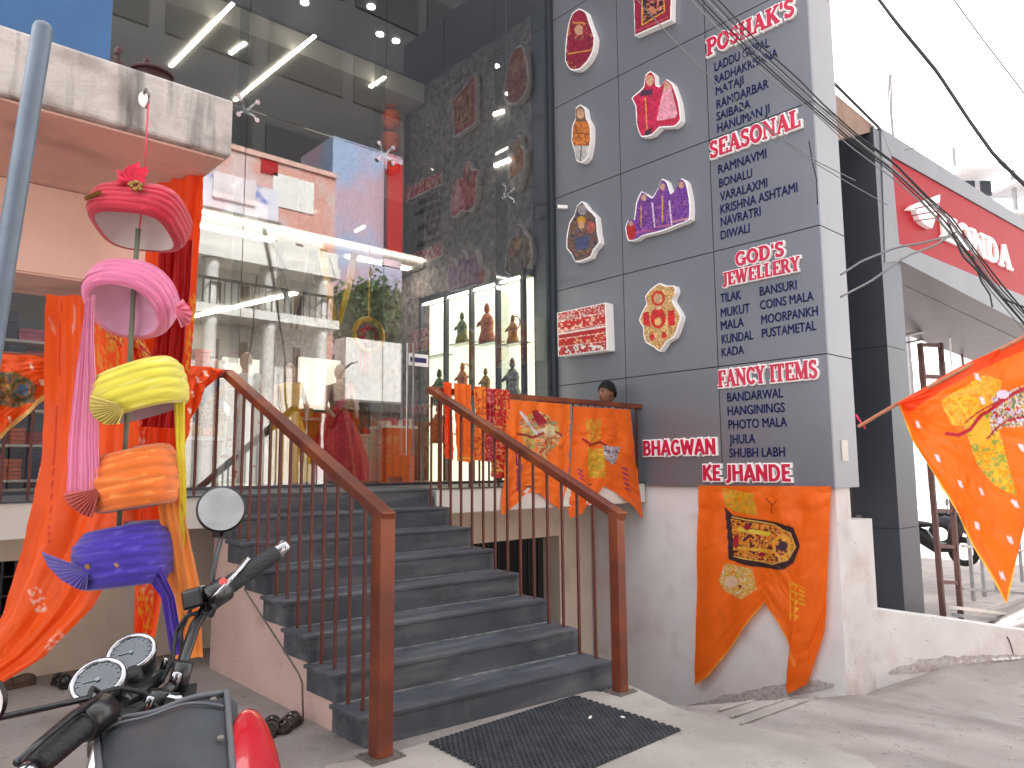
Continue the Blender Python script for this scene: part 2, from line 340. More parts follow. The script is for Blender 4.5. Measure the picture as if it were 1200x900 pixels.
# ---------------------------------------------------------------- staircase
st = thing('staircase', (3.2, 3.6, 0), 'dark grey stone staircase of eight steps climbing to the shop entrance', 'stairs')
def SL(k): return V(2.24, 3.66+0.325*(k-1))       # left end of nosing k (1..8)
def SR(k): return V(4.13+0.022*(k-1), 3.50+0.335*(k-1))
RS = L/8
for k in range(1, 9):
    a, b = SL(k), SR(k); a2, b2 = (SL(k+1), SR(k+1)) if k < 8 else (V(2.24, YL+0.12), V(4.28, YL+0.12))
    z0, z1 = (k-1)*RS, k*RS
    if k == 1: z0 = -0.02
    mb = MB()
    off = V(0, .006)
    A, B, A2, B2 = a+off, b+off, a2+off+V(0, .04), b2+off+V(0, .04)
    mb.hexa([(*A, z0), (*B, z0), (*B2, z0), (*A2, z0)], [(*A, z1-.025), (*B, z1-.025), (*B2, z1-.025), (*A2, z1-.025)])
    s = obj('step', mb, M_step, st)
    mb = MB(); lx = V(-.035, 0)
    mb.hexa([(*(a+lx), z1-.023), (*b, z1-.023), (*(b2+V(0, .026)), z1-.023), (*(a2+lx+V(0, .026)), z1-.023)], [(*(a+lx), z1), (*b, z1), (*(b2+V(0, .026)), z1), (*(a2+lx+V(0, .026)), z1)])
    obj('tread', mb, M_step, s, bevel=0.003)
    if k < 8:      # dust gathered along the foot of the next riser
        mb = MB(); q0, q1 = a2+V(.0, -.012), b2+V(0, -.012); nn = 60; P = np.zeros((nn, 2, 3)); rgk = np.random.default_rng(k)
        for i in range(nn):
            c_ = q0+(q1-q0)*i/(nn-1); w_ = .008+.022*rgk.random(); P[i, 0] = (*(c_+V(0, .018)), z1+.0012); P[i, 1] = (*(c_-V(0, w_)), z1+.0012)
        obj('dust_line', mb.grid(P), M_dust, s)
# stringer wall on the left (stepped outline) and on the right
def stringer(x, th, P, m, lab):
    mb = MB(); yb = YL+.1
    for k in range(1, 8):
        y0 = P(k)[1]+0.05; y1 = P(k+1)[1]+0.05 if k < 7 else yb
        mb.box((x, y0, -0.02 if x < 3 else -1.2), (x+th, y1, k*RS-0.037))
    obj('stringer_wall', mb, m, st, label=lab)
stringer(2.245, 0.1, SL, M_pinkst, 'pink plastered side wall of the stairs with a diagonal groove')
stringer(4.06, 0.1, SR, M_step, None)
mb = MB(); pts = [onX(*p, 2.24) for p in [(286, 690), (300, 712), (325, 750), (349, 788), (354, 800), (355, 845)]]
mb.tube(pts, 0.006, 6); obj('conduit', mb, M_plate, st)

# ---------------------------------------------------------------- entrance landing
ld = thing('entrance_landing', (4, 6.5, 0), 'raised entrance landing with a white slab edge and cream wall below', 'landing')
for a, b in ((-3.0, 2.22), (4.33, X0-.01)):
    mb = MB().box((a, YL, L-.25), (b, YG+.3, L-.013)); obj('slab_edge', mb, M_slab, ld, bevel=0.006)
    mb = MB().box((a, YL-.012, L-.012), (b, YG+.3, L)); obj('slab_top', mb, M_acmd, ld)
mb = MB().box((2.22, YL+.14, L-.2), (4.33, YG+.3, L-.004)); obj('slab_top', mb, M_step, ld)
yb = 6.62
mb = MB()
xl0, xl1 = onY(-40, 700, yb)[0], onY(32, 700, yb)[0]
mb.box((xl1, yb, -.05), (3.4, yb+.2, L-.25)); mb.box((-3, yb, .86), (xl1, yb+.2, L-.25)); mb.box((-3, yb, -.05), (xl0-.3, yb+.2, .86)); mb.box((xl0-.3, yb, -.05), (xl1, yb+.2, .33))
obj('back_wall', mb, M_cream, ld)
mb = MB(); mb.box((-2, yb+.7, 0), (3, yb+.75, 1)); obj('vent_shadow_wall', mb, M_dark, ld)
for i in range(9):
    x = xl0-.28+i*(xl1-xl0+.28)/8; mb = MB().box((x-.007, yb+.03, .33), (x+.007, yb+.05, .86)); obj('grille_bar', mb, M_black, ld)
for z in (.46, .6, .74): obj('grille_bar', MB().box((xl0-.3, yb+.052, z-.006), (xl1, yb+.064, z+.006)), M_black, ld)
# right of the stairs: beam, basement opening, pier
yr = 6.8
pb = onY(682, 625, yr); po = onY(656, 660, yr)
obj('beam', MB().box((3.4, yr, pb[2]), (X0+.02, yr+.3, L-.25)), M_cream, ld)
obj('pier', MB().box((po[0], yr+.004, -2), (X0+.02, yr+.3, pb[2])), M_cream, ld)
obj('basement_opening', MB().box((3.4, yr+1.2, -2), (8, yr+1.25, 1.0)), M_dark, ld)
for i in range(16):
    x = 4.6+i*.17
    if x < po[0]: obj('shutter_bar', MB().box((x, yr+.2, -1.9), (x+.02, yr+.22, pb[2])), M_black, ld)

# ---------------------------------------------------------------- basement wall under the sign (+ corner) and low ramp wall
YN = onX(978, 571, X0)[1]; zb = onX(900, 571, X0)[2]
bw = thing('ramp_side_wall', (X0+.1, 5, -1), 'white stucco wall under the sign panels beside the ramp', 'wall')
obj('wall_face', MB().box((X0+.06, YN+.02, -2.2), (X0+.35, 7.2, zb-.003)), M_stucco, bw)
obj('wall_end', MB().hexa([(X0+.063, YN+.02, -2.2), (8.42, YN-.02, -2.2), (8.42, YN+.4, -2.2), (X0+.063, YN+.4, -2.2)], [(X0+.063, YN+.02, .93), (8.42, YN-.02, .93), (8.42, YN+.4, .93), (X0+.063, YN+.4, .93)]), M_stuccow, bw)
obj('ledge_block', MB().box((X0+.063, YN+.021, .933), (8.0, YN+.4, zb-.004)), M_stuccow, bw)
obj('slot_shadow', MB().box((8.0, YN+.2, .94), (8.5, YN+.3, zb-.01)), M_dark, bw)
W0 = V(8.3, YN-.02, 0); W1 = PW
def lw(px, py):     # on the vertical plane of the low wall
    d = V(W1[0]-W0[0], W1[1]-W0[1]); nrm = V(-d[1], d[0]); c = nrm@W0[:2]; r = ray(px, py); return CAMP+r*(c/(nrm@r[:2]))
tp = [lw(1011, 712), lw(1060, 719), lw(1120, 727), lw(1200, 739), lw(1330, 758)]
dv = V(W1[0]-W0[0], W1[1]-W0[1], 0); dv /= np.linalg.norm(dv); nv_ = V(-dv[1], dv[0], 0)
if nv_@V(_f[0], _f[1], 0) < 0: nv_ = -nv_
lwt = thing('low_ramp_wall', (9.2, 3, -.65), 'low sloping white plastered wall below the dark showroom pillar', 'wall')
for a, b in zip(tp[:-1], tp[1:]):
    th = nv_*0.3
    obj('wall_length', MB().hexa([(a[0], a[1], -1.6), (b[0], b[1], -1.6), (b[0]+th[0], b[1]+th[1], -1.6), (a[0]+th[0], a[1]+th[1], -1.6)], [a, b, b+th, a+th]), M_stuccow, lwt)
mb = MB()     # rubble of fallen plaster along the foot of the wall
for i in range(700):
    q = random.choice([(random.gauss(1000, 22), 783-random.random()*7), (random.uniform(900, 1200), 0)]); px, py = q
    if py == 0: py = np.interp(px, [860, 978, 1036, 1200], [822, 792, 779, 771])+random.uniform(-2, 3)
    p = onG(px, py); s_ = random.uniform(.008, .032)
    mb.ell(p+V(0, 0, .012+s_*.3), V(s_*random.uniform(.7, 1.5), 0, 0), V(0, s_, 0), V(0, 0, s_*.6), 5, 3)
obj('plaster_rubble', mb, M_stuccow, kind='stuff', label='crumbled plaster rubble along the foot of the ramp wall')
# damp dirt crust where the white walls meet the ramp
for lab, P_, pl in (('under the hanging flag', [(770, 826), (800, 829), (850, 818), (905, 806), (960, 795), (977, 791)], lambda a, b: onX(a, b, X0+.06)), ('along the low wall', [(1040, 777), (1080, 774), (1130, 771), (1200, 768), (1290, 764)], lambda a, b: lw(a, b))):
    nn = 160; Q = zz(P_)(np.linspace(0, 1, nn)); P = np.zeros((nn, 3, 3)); hn = vnoise(np.arange(nn)*1.0, np.zeros(nn), 9, 5)+.6*vnoise(np.arange(nn)*1.0, np.zeros(nn), 2.5, 6)
    for i in range(nn):
        p = pl(*Q[i]); d_ = V(-.006, 0, 0) if 'flag' in lab else -nv_*.006
        P[i, 0] = p+d_-V(0, 0, .12); e_ = min(1, i/45, (nn-1-i)/45); P[i, 1] = p+d_+V(0, 0, .01-.11*(1-e_)); P[i, 2] = p+d_+V(0, 0, .012-.11*(1-e_)+.035*max(0, hn[i]-.5))
    obj('dirt_crust', MB().grid(P), mat('dirt_crust', (160, 148, 143), 1.0, c2=(190, 182, 179), scale=22), bw if 'flag' in lab else lwt)
# hairline cracks
obj('crack', MB().tube([lw(1180, 746)-nv_*.004, lw(1184, 755)-nv_*.004, lw(1187, 766)-nv_*.004], .006, 5), M_dark, lwt)

# ---------------------------------------------------------------- sign wall: panels
sw = thing('sign_wall', (X0, 5.4, zb), 'tall grey panelled sign wall listing shop goods in navy lettering', 'sign wall')
ycol = [onX(651, 250, X0)[1], onX(728.5, 250, X0)[1], onX(834.5, 250, X0)[1], YN]
zrow = [zb] + [np.mean([onX(a, b, X0)[2], onX(c, d, X0)[2]]) for a, b, c, d in [(732, 444, 965, 413.5), (729, 322, 960, 264), (727, 202.5, 957, 118)]]
stp = zrow[3]-zrow[2]; zrow += [zrow[3]+stp, zrow[3]+2*stp, zrow[3]+3*stp]
obj('backing', MB().box((X0+.012, YN+.012, zb+.006), (X0+.45, ycol[0], zrow[-1])), M_seam, sw)
for i in range(3):
    for j in range(len(zrow)-1):
        g = .006
        obj('panel', MB().box((X0, ycol[i+1]+g if i < 2 else YN, zrow[j]+(g if j else 0)), (X0+.03, ycol[i]-g, zrow[j+1]-g)), M_acm, sw)
XE = onY(1007, 571, YN-.001)[0]
for j in range(len(zrow)-1):
    obj('end_panel', MB().box((X0+.031, YN-.001, zrow[j]+(.006 if j else 0)), (XE, YN+.02, zrow[j+1]-.006)), M_acml, sw)
obj('underside', MB().box((X0+.002, YN+.022, zb-.002), (XE-.002, YN+.5, zb+.01)), M_acmd, sw)
obj('end_backing', MB().box((X0+.46, YN+.021, zb+.012), (XE-.01, 5.0, zrow[-1]-.02)), M_acmd, sw)
# cladding return between the sign wall and the glass
obj('corner_return', MB().box((X0-.06, ycol[0]+.004, L), (X0+.1, YG+.1, zrow[-1])), M_acmd, sw)

# ---- lettering
def bfont(txt, place_y, z, wid, hgt, x, depth, m, parent, name='lettering', off=0.0, label=None):
    cu = bpy.data.curves.new('t', 'FONT'); cu.body = txt; cu.extrude = 0.5; cu.offset = off; cu.resolution_u = 3
    o = bpy.data.objects.new('t', cu); col.objects.link(o); dg = bpy.context.evaluated_depsgraph_get()
    me = bpy.data.meshes.new_from_object(o.evaluated_get(dg)); bpy.data.objects.remove(o); bpy.data.curves.remove(cu)
    v = np.array([p.co[:] for p in me.vertices]); f = [tuple(p.vertices) for p in me.polygons]; bpy.data.meshes.remove(me)
    x0, x1, y0 = v[:, 0].min(), v[:, 0].max(), 0.0; y1 = 0.73 if not any(c in txt for c in 'JQ') else 0.73
    W_ = np.stack([x-(v[:, 2]+.5)*depth, place_y-(v[:, 0]-x0)/(x1-x0)*wid, z+(v[:, 1]-y0)/(y1-y0)*hgt], -1)
    mb = MB(); mb.v = [tuple(p) for p in W_]; mb.f = f
    return obj(name, mb, m, parent, label=label)
for t, xl, yl, xr, h in [('LADDU GOPAL', 837.5, 84, 903, 11), ('RADHAKRISHNA', 838, 99, 913, 10.5), ('MATAJI', 839, 112, 872, 10), ('RAMDARBAR', 840, 128, 902, 11),
    ('SAIBABA', 840, 142, 880, 10.5), ('HANUMAN JI', 841, 156, 903, 11), ('RAMNAVMI', 842, 204, 899, 11), ('BONALU', 843, 220, 882, 10.5), ('VARALAXMI', 844, 236, 900, 11),
    ('KRISHNA ASHTAMI', 844.5, 251, 936, 11), ('NAVRATRI', 845, 265.5, 892, 11), ('DIWALI', 845, 281, 879, 10.5), ('TILAK', 844.5, 355, 868.6, 11), ('MUKUT', 845, 372, 879, 11),
    ('MALA', 845, 387, 872, 11), ('KUNDAL', 846, 403, 883, 11), ('KADA', 846, 418, 872, 10.5), ('BANSURI', 890.6, 347, 934, 11), ('COINS MALA', 891, 363, 954, 11),
    ('MOORPANKH', 892.5, 380, 959, 11), ('PUSTAMETAL', 893, 396, 957, 11), ('BANDARWAL', 852.6, 471, 918, 11), ('HANGININGS', 853, 487, 920, 11), ('PHOTO MALA', 854, 503, 922.5, 11),
    ('JHULA', 855, 520, 885, 11), ('SHUBH LABH', 855, 536, 920, 11)]:
    p = onX(xl, yl, X0); q = onX(xr, yl, X0); zt = onX(xl, yl-h, X0)[2]
    bfont(t, p[1], p[2], p[1]-q[1], zt-p[2], X0-.001, .006, M_blueink, sw)
    bfont(t, p[1]-.0045, p[2]+.002, p[1]-q[1], zt-p[2], X0-.0008, .0062, M_blueink, sw)

# serif glyphs: strokes (points, width) in a box of height 1, and serif bars (x, y, half width)
def arc(cx, cy, rx, ry, a0, a1, n=14): return [(cx+rx*math.cos(math.radians(a)), cy+ry*math.sin(math.radians(a))) for a in np.linspace(a0, a1, n)]
T_, t_ = .2, .085
GL = {
 'P': (.72, [([(.17, 0), (.17, 1)], T_), ([(.17, .95), (.4, .95)]+arc(.4, .72, .22, .23, 90, -90)+[(.17, .49)], .13)], [(.17, 0, .2), (.12, 1, .14)]),
 'R': (.8, [([(.17, 0), (.17, 1)], T_), ([(.17, .95), (.38, .95)]+arc(.38, .73, .21, .22, 90, -90)+[(.17, .51)], .13), ([(.4, .5), (.68, .02)], T_)], [(.17, 0, .18), (.12, 1, .14), (.7, 0, .12)]),
 'O': (.86, [(arc(.43, .5, .31, .44, 0, 360, 28), .17)], []),
 'S': (.64, [(arc(.33, .74, .2, .2, 20, 250, 14)+arc(.32, .27, .22, .22, 80, -160, 16), .15), ([(.53, .98), (.53, .74)], .05), ([(.1, .02), (.1, .28)], .05)], []),
 'H': (.9, [([(.2, 0), (.2, 1)], T_), ([(.7, 0), (.7, 1)], T_), ([(.2, .52), (.7, .52)], t_)], [(.2, 0, .19), (.2, 1, .19), (.7, 0, .19), (.7, 1, .19)]),
 'A': (.86, [([(.12, 0), (.43, 1)], t_), ([(.4, 1), (.72, 0)], T_), ([(.25, .34), (.6, .34)], t_)], [(.12, 0, .13), (.72, 0, .16)]),
 'K': (.86, [([(.2, 0), (.2, 1)], T_), ([(.25, .42), (.7, .98)], t_), ([(.38, .58), (.72, .02)], T_)], [(.2, 0, .18), (.2, 1, .18), (.7, 0, .15), (.68, 1, .14)]),
 "'": (.26, [([(.13, .68), (.13, 1)], .12)], []),
 'E': (.74, [([(.2, 0), (.2, 1)], T_), ([(.1, .96), (.64, .96), (.64, .74)], t_), ([(.1, .04), (.66, .04), (.66, .28)], t_), ([(.2, .51), (.48, .51)], t_), ([(.48, .62), (.48, .4)], .06)], []),
 'F': (.7, [([(.2, 0), (.2, 1)], T_), ([(.1, .96), (.64, .96), (.64, .72)], t_), ([(.2, .5), (.48, .5)], t_), ([(.48, .62), (.48, .38)], .06)], [(.2, 0, .19)]),
 'N': (.9, [([(.16, 0), (.16, 1)], t_), ([(.16, .96), (.74, .04)], T_), ([(.74, 0), (.74, 1)], t_)], [(.16, 0, .14), (.12, 1, .12), (.74, 1, .14)]),
 'L': (.7, [([(.2, 0), (.2, 1)], T_), ([(.1, .04), (.62, .04), (.62, .32)], t_)], [(.2, 1, .19)]),
 'G': (.84, [(arc(.42, .5, .3, .44, 40, 335, 22), .16), ([(.68, .42), (.68, .05)], .16), ([(.66, .95), (.66, .72)], .05)], [(.66, .46, .15)]),
 'D': (.86, [([(.2, 0), (.2, 1)], T_), ([(.2, .95), (.38, .95)]+arc(.38, .5, .32, .45, 90, -90, 16)+[(.2, .05)], .14)], [(.12, 1, .12), (.12, 0, .12)]),
 'J': (.56, [([(.36, 1), (.36, .16)]+arc(.22, .14, .13, .16, 0, -150, 8), .17)], [(.36, 1, .19)]),
 'W': (1.2, [([(.14, 1), (.36, 0)], T_), ([(.36, 0), (.6, .95)], t_), ([(.58, .98), (.82, 0)], T_), ([(.82, 0), (1.04, 1)], t_)], [(.14, 1, .15), (.6, 1, .14), (1.04, 1, .13)]),
 'Y': (.8, [([(.14, 1), (.4, .46)], T_), ([(.4, .46), (.66, 1)], t_), ([(.4, .5), (.4, 0)], T_)], [(.14, 1, .16), (.66, 1, .13), (.4, 0, .18)]),
 'C': (.76, [(arc(.42, .5, .3, .44, 45, 318, 22), .16), ([(.66, .96), (.66, .7)], .05)], []),
 'I': (.42, [([(.21, 0), (.21, 1)], T_)], [(.21, 0, .18), (.21, 1, .18)]),
 'T': (.76, [([(.38, 0), (.38, 1)], T_), ([(.08, .74), (.08, .96), (.68, .96), (.68, .74)], t_)], [(.38, 0, .18)]),
 'M': (1.06, [([(.16, 0), (.18, 1)], t_), ([(.2, .98), (.52, .06)], T_), ([(.52, .06), (.84, .98)], t_), ([(.86, 0), (.86, 1)], T_)], [(.16, 0, .13), (.12, 1, .1), (.86, 0, .17), (.9, 1, .12)]),
 ' ': (.35, [], [])}
w_ = .17
GS = {
 'B': (.68, [([(.14, 0), (.14, 1)], w_), ([(.14, .93), (.34, .93)]+arc(.34, .73, .17, .2, 90, -90, 8)+[(.14, .53)], .15), ([(.14, .53), (.36, .53)]+arc(.36, .3, .2, .23, 90, -90, 8)+[(.14, .07)], .15)], []),
 'H': (.78, [([(.14, 0), (.14, 1)], w_), ([(.62, 0), (.62, 1)], w_), ([(.14, .52), (.62, .52)], .15)], []),
 'A': (.76, [([(.09, 0), (.38, 1)], w_), ([(.38, 1), (.67, 0)], w_), ([(.2, .28), (.56, .28)], .14)], []),
 'G': (.76, [(arc(.4, .5, .28, .43, 48, 330, 22), w_), ([(.42, .47), (.63, .47), (.63, .1)], .15)], []),
 'W': (1.0, [([(.08, 1), (.27, .02)], w_), ([(.27, .02), (.49, .92)], .15), ([(.49, .92), (.71, .02)], .15), ([(.71, .02), (.9, 1)], w_)], []),
 'N': (.8, [([(.14, 0), (.14, 1)], w_), ([(.14, .97), (.64, .03)], w_), ([(.64, 0), (.64, 1)], w_)], []),
 'K': (.7, [([(.14, 0), (.14, 1)], w_), ([(.18, .45), (.58, 1)], w_), ([(.26, .56), (.62, 0)], w_)], []),
 'E': (.6, [([(.14, 0), (.14, 1)], w_), ([(.14, .93), (.52, .93)], .15), ([(.14, .52), (.48, .52)], .15), ([(.14, .07), (.53, .07)], .15)], []),
 'J': (.44, [([(.28, 1), (.28, .14), (.2, -.02), (.04, -.08)], w_)], []),
 'D': (.8, [([(.14, 0), (.14, 1)], w_), ([(.14, .93), (.34, .93)]+arc(.34, .5, .3, .43, 90, -90, 14)+[(.14, .07)], .15)], []),
 ' ': (.3, [], [])}
def strokes(ch, F, d0, d1, grow=0.0, sy=.07, GL=GL):
    """mesh of one glyph; F maps (x, y, depth) to the world"""
    mb = MB(); e = 0
    w, ss, sf = GL[ch]
    ss = ss+[([(x-h, y0 := (y+.035 if y == 0 else y-.035 if y == 1 else y)), (x+h, y0)], sy) for x, y, h in sf]
    for P, wd in ss:
        P = [V(*p) for p in P]; wd = wd+grow*2; Lf, Rt = [], []
        P = [p for i, p in enumerate(P) if i == 0 or np.linalg.norm(p-P[i-1]) > 1e-6]
        P[0] = P[0]-(P[1]-P[0])/np.linalg.norm(P[1]-P[0])*grow; P[-1] = P[-1]+(P[-1]-P[-2])/np.linalg.norm(P[-1]-P[-2])*grow
        for i, p in enumerate(P):
            a = P[i]-P[i-1] if i else P[1]-P[0]; b = P[i+1]-P[i] if i < len(P)-1 else P[-1]-P[-2]
            a = a/np.linalg.norm(a); b = b/np.linalg.norm(b); n_ = V(-(a+b)[1], (a+b)[0]); n_ = n_/(np.linalg.norm(n_)+1e-9); c = max(.5, n_@V(-a[1], a[0]))
            Lf.append(p+n_*wd/2/c); Rt.append(p-n_*wd/2/c)
        dd = d1+e*0.0004; e += 1; n = len(P)
        vs = [F(*q, dd) for q in Lf]+[F(*q, dd) for q in Rt]+[F(*q, d0) for q in Lf]+[F(*q, d0) for q in Rt]
        fs = []
        for i in range(n-1): fs += [(i, i+1, n+i+1, n+i), (2*n+i, 3*n+i, 3*n+i+1, 2*n+i+1), (i, 2*n+i, 2*n+i+1, i+1), (n+i, n+i+1, 3*n+i+1, 3*n+i)]
        fs += [(0, n, 3*n, 2*n), (n-1, 3*n-1, 4*n-1, 2*n-1)]
        mb.add(vs, fs)
    return mb
def heading(txt, xl, yb, xr, h, label, sans=False):
    p = onX(xl, yb, X0); q = onX(xr, yb, X0); H_ = onX(xl, yb-h, X0)[2]-p[2]; Wd = p[1]-q[1]
    hd = thing('heading_sign', (X0-.02, (p[1]+q[1])/2, p[2]), label, 'lettering', 'raised red and white heading letters on the sign wall')
    G_ = GS if sans else GL; tot = sum(G_[c][0] for c in txt); x = 0
    for i, c in enumerate(txt):
        if c != ' ':
            F = lambda a, b, d, x=x: V(X0-d, p[1]-(x+a)/tot*Wd, p[2]+b*H_)
            obj('halo', strokes(c, F, 0.0, .035+.0012*(i % 2), .09, GL=G_), M_white, hd)
            obj('letter', strokes(c, F, .0375, .05, 0.015, GL=G_), M_red, hd)
        x += G_[c][0]
heading("POSHAK'S", 831, 67, 936, 19, 'raised red serif letters reading POSHAK\'S, topmost heading on the sign wall')
heading('SEASONAL', 834, 187, 943, 19, 'raised red serif letters reading SEASONAL above the list of festivals')
heading("GOD'S", 864, 313, 922, 16, 'short raised red serif word GOD\'S on the sign wall')
heading('JEWELLERY', 848.5, 336, 941, 15, 'raised red serif word JEWELLERY right above the two column list')
heading('FANCY ITEMS', 844, 454, 961, 19, 'raised red serif letters reading FANCY ITEMS on the lower sign panel')
heading('BHAGWAN', 756, 534, 842, 17, 'raised crimson sans letters reading BHAGWAN, lowest on the middle panels', True)
heading('KE JHANDE', 826, 563, 930, 18, 'raised crimson sans letters reading KE JHANDE just above the hanging flag', True)

# ---- cut-out picture plaques of dressed figures
GOLD = (206, 150, 60); SK = (196, 150, 120)
def plaque(outline, base, ops, label, thick=.10, cell=.55, rim=1.5, smooth=1, name='picture_plaque', group='cut-out picture plaques on the sign wall'):
    P = np.array(outline, float); c = P.mean(0)
    d = P-c; r = np.hypot(d[:, 0], d[:, 1])[:, None]; Q = c+d*(r+rim)/r
    # chaikin smooth
    def sm(Z):
        for _ in range(smooth):
            N = np.roll(Z, -1, 0); B_ = np.roll(Z, 1, 0); Z = np.stack([Z*.86+N*.07+B_*.07, Z*.5+N*.5], 1).reshape(-1, 2)
        return Z
    Q = sm(Q); Pm = sm(P)
    a = [onX(*q, X0) for q in Q]; n = len(a)
    ctr = onX(*c, X0)
    th = thing(name, (X0-.02, ctr[1], min(p[2] for p in a)), label, 'plaque', group)
    mb = MB(); mb.add([(X0-.004, p[1], p[2]) for p in a]+[(X0-thick, p[1], p[2]) for p in a], [tuple(range(n)), tuple(range(n, 2*n))[::-1]]+[(i, (i+1) % n, (i+1) % n+n, i+n) for i in range(n)])
    obj('backing_board', mb, M_white, th)
    xs_ = np.arange(P[:, 0].min()-1, P[:, 0].max()+1, cell); ys_ = np.arange(P[:, 1].min()-1, P[:, 1].max()+1, cell)
    X, Y = np.meshgrid(xs_, ys_, indexing='ij'); msk = inpoly((X[:-1, :-1]+X[1:, 1:])/2, (Y[:-1, :-1]+Y[1:, 1:])/2, [tuple(p) for p in Pm])
    R = CR[None, None]*((X-600)/FPX)[..., None]-CU[None, None]*((Y-450)/FPX)[..., None]+_f[None, None]
    W_ = CAMP+R*((X0/R[..., 0])[..., None]); W_[..., 0] = X0-thick-.003
    C = paint(X, Y, base, ops)*(.62+.62*vnoise(X, Y, 1.5, 77)*(.6+.8*vnoise(X, Y, 5, 78)))[..., None]
    obj('printed_picture', MB().grid(W_, msk), M_print, th, colors=C.reshape(-1, 3))
    return th
full = [(600, -80), (860, -80), (860, 460), (600, 460)]
plaque([(676, 20), (684, 14), (692, 18), (696, 32), (702, 48), (700, 62), (694, 74), (684, 84), (674, 84), (668, 74), (670, 50), (672, 34)], (128, 22, 50),
       [('busy', full, [(120, 16, 44), (150, 30, 62), None, (96, 14, 36), (176, 90, 60)], 2.2, 3), ('poly', [(674, 50), (696, 50), (699, 70), (684, 82), (670, 72)], (132, 18, 52)), ('line', [(672, 66), (697, 62)], 1.5, GOLD), ('ell', 684, 38, 5, 6, SK), ('ell', 684, 24, 7, 7, (150, 26, 60)), ('line', [(678, 30), (690, 30)], 1.6, GOLD)],
       'maroon dressed figure plaque in the top left of the sign wall')
plaque([(748, -25), (792, -30), (791, 26), (750, 44)], (140, 20, 48),
       [('poly', [(756, -20), (782, -24), (784, 16), (757, 34)], (60, 20, 36)), ('busy', [(757, -20), (782, -24), (784, 14), (757, 30)], [(60, 20, 34), (190, 120, 90), (150, 40, 60), (30, 24, 40)], 3, 8), ('line', [(750, 40), (791, 23)], 2, (180, 60, 80)), ('line', [(758, -20), (758, 33), (784, 17), (783, -22)], 1.3, GOLD)],
       'crimson framed shrine picture plaque cut off by the top of the view', name='framed_plaque', smooth=0)
plaque([(680, 130), (686, 126), (691, 131), (692, 142), (697, 150), (697, 168), (694, 186), (688, 192), (681, 190), (679, 176), (676, 168), (677, 150), (681, 143)], (186, 106, 44),
       [('poly', [(674, 126), (699, 126), (697, 145), (679, 145)], (112, 80, 60)), ('ell', 686, 136, 4.5, 6, SK), ('busy', [(674, 146), (700, 146), (698, 174), (676, 172)], [(190, 104, 40), (206, 128, 58), (160, 80, 36)], 2, 5), ('poly', [(676, 173), (697, 173), (696, 195), (678, 195)], (190, 186, 184)), ('line', [(687, 174), (686, 192)], 1.5, (90, 84, 84)), ('line', [(678, 158), (696, 160)], 1.2, (120, 70, 40))],
       'plaque of a figure in a short orange tunic with grey legs')
plaque([(762, 92), (768, 87), (773, 92), (773, 104), (779, 106), (786, 96), (793, 102), (800, 122), (803, 144), (795, 151), (778, 150), (770, 160), (757, 163), (752, 148), (752, 126), (746, 118), (754, 112), (761, 106)], (186, 26, 70),
       [('busy', full, [(176, 20, 62), (204, 40, 84), (186, 26, 70)], 2.5, 9), ('ell', 767, 97, 4.5, 7, SK), ('line', [(764, 90), (770, 90)], 3, (170, 30, 60)), ('poly', [(756, 108), (770, 108), (771, 114), (756, 116)], (70, 40, 60)), ('poly', [(786, 98), (792, 104), (800, 136), (796, 144), (775, 144), (782, 112)], (224, 150, 168)), ('ell', 787, 104, 3.5, 5, SK), ('line', [(775, 147), (802, 142)], 4, (188, 30, 60)), ('line', [(793, 104), (801, 138)], 2, (170, 30, 60)), ('line', [(762, 118), (764, 158)], 1.4, GOLD), ('poly', [(762, 156), (770, 152), (768, 162), (760, 163)], (60, 40, 50))],
       'plaque of a couple in magenta and pale pink dresses')
plaque([(739, 268), (743, 258), (750, 262), (752, 240), (758, 226), (765, 232), (770, 236), (776, 226), (781, 212), (787, 216), (791, 232), (798, 224), (803, 211), (809, 216), (813, 236), (814, 260), (800, 264), (786, 270), (772, 274), (758, 277), (752, 282), (742, 284)], (104, 46, 140),
       [('busy', full, [(96, 40, 138), (126, 66, 160), (80, 30, 118), (150, 90, 150), (104, 46, 140)], 2.4, 12), ('ell', 745, 273, 6, 10, (176, 34, 40)), ('ell', 745, 264, 2.5, 3, SK), ('ell', 760, 234, 3, 4, SK), ('ell', 782, 221, 3, 4, SK), ('ell', 804, 219, 3, 4, SK), ('line', [(752, 274), (772, 272)], 2.5, (160, 80, 130)), ('line', [(776, 268), (790, 266)], 2.5, (170, 90, 130)), ('line', [(794, 262), (813, 258)], 2.5, (190, 130, 150)), ('line', [(770, 240), (773, 268)], 1.6, (220, 200, 210)), ('line', [(790, 238), (793, 266)], 1.6, (220, 200, 210)), ('line', [(757, 244), (757, 268)], 1.2, GOLD), ('line', [(782, 232), (782, 262)], 1.2, GOLD)],
       'wide plaque of a purple robed family group with a small red figure')
plaque([(674, 262), (679, 256), (682, 244), (688, 238), (694, 248), (704, 256), (705, 276), (708, 286), (700, 294), (698, 302), (688, 306), (680, 308), (676, 298), (670, 292), (671, 278)], (78, 66, 78),
       [('busy', full, [(60, 52, 66), (110, 96, 90), (84, 74, 96), (150, 100, 60), (66, 80, 60), (120, 60, 56)], 2.3, 21), ('ell', 687, 260, 5, 5, (206, 150, 50)), ('ell', 687, 266, 3.6, 4.5, SK), ('ell', 698, 268, 5, 7, (170, 90, 80)), ('poly', [(680, 280), (696, 278), (697, 292), (682, 296)], (66, 74, 110)), ('ell', 688, 248, 5, 6, (150, 140, 146))],
       'dark plaque of a seated crowned group beneath the orange tunic figure')
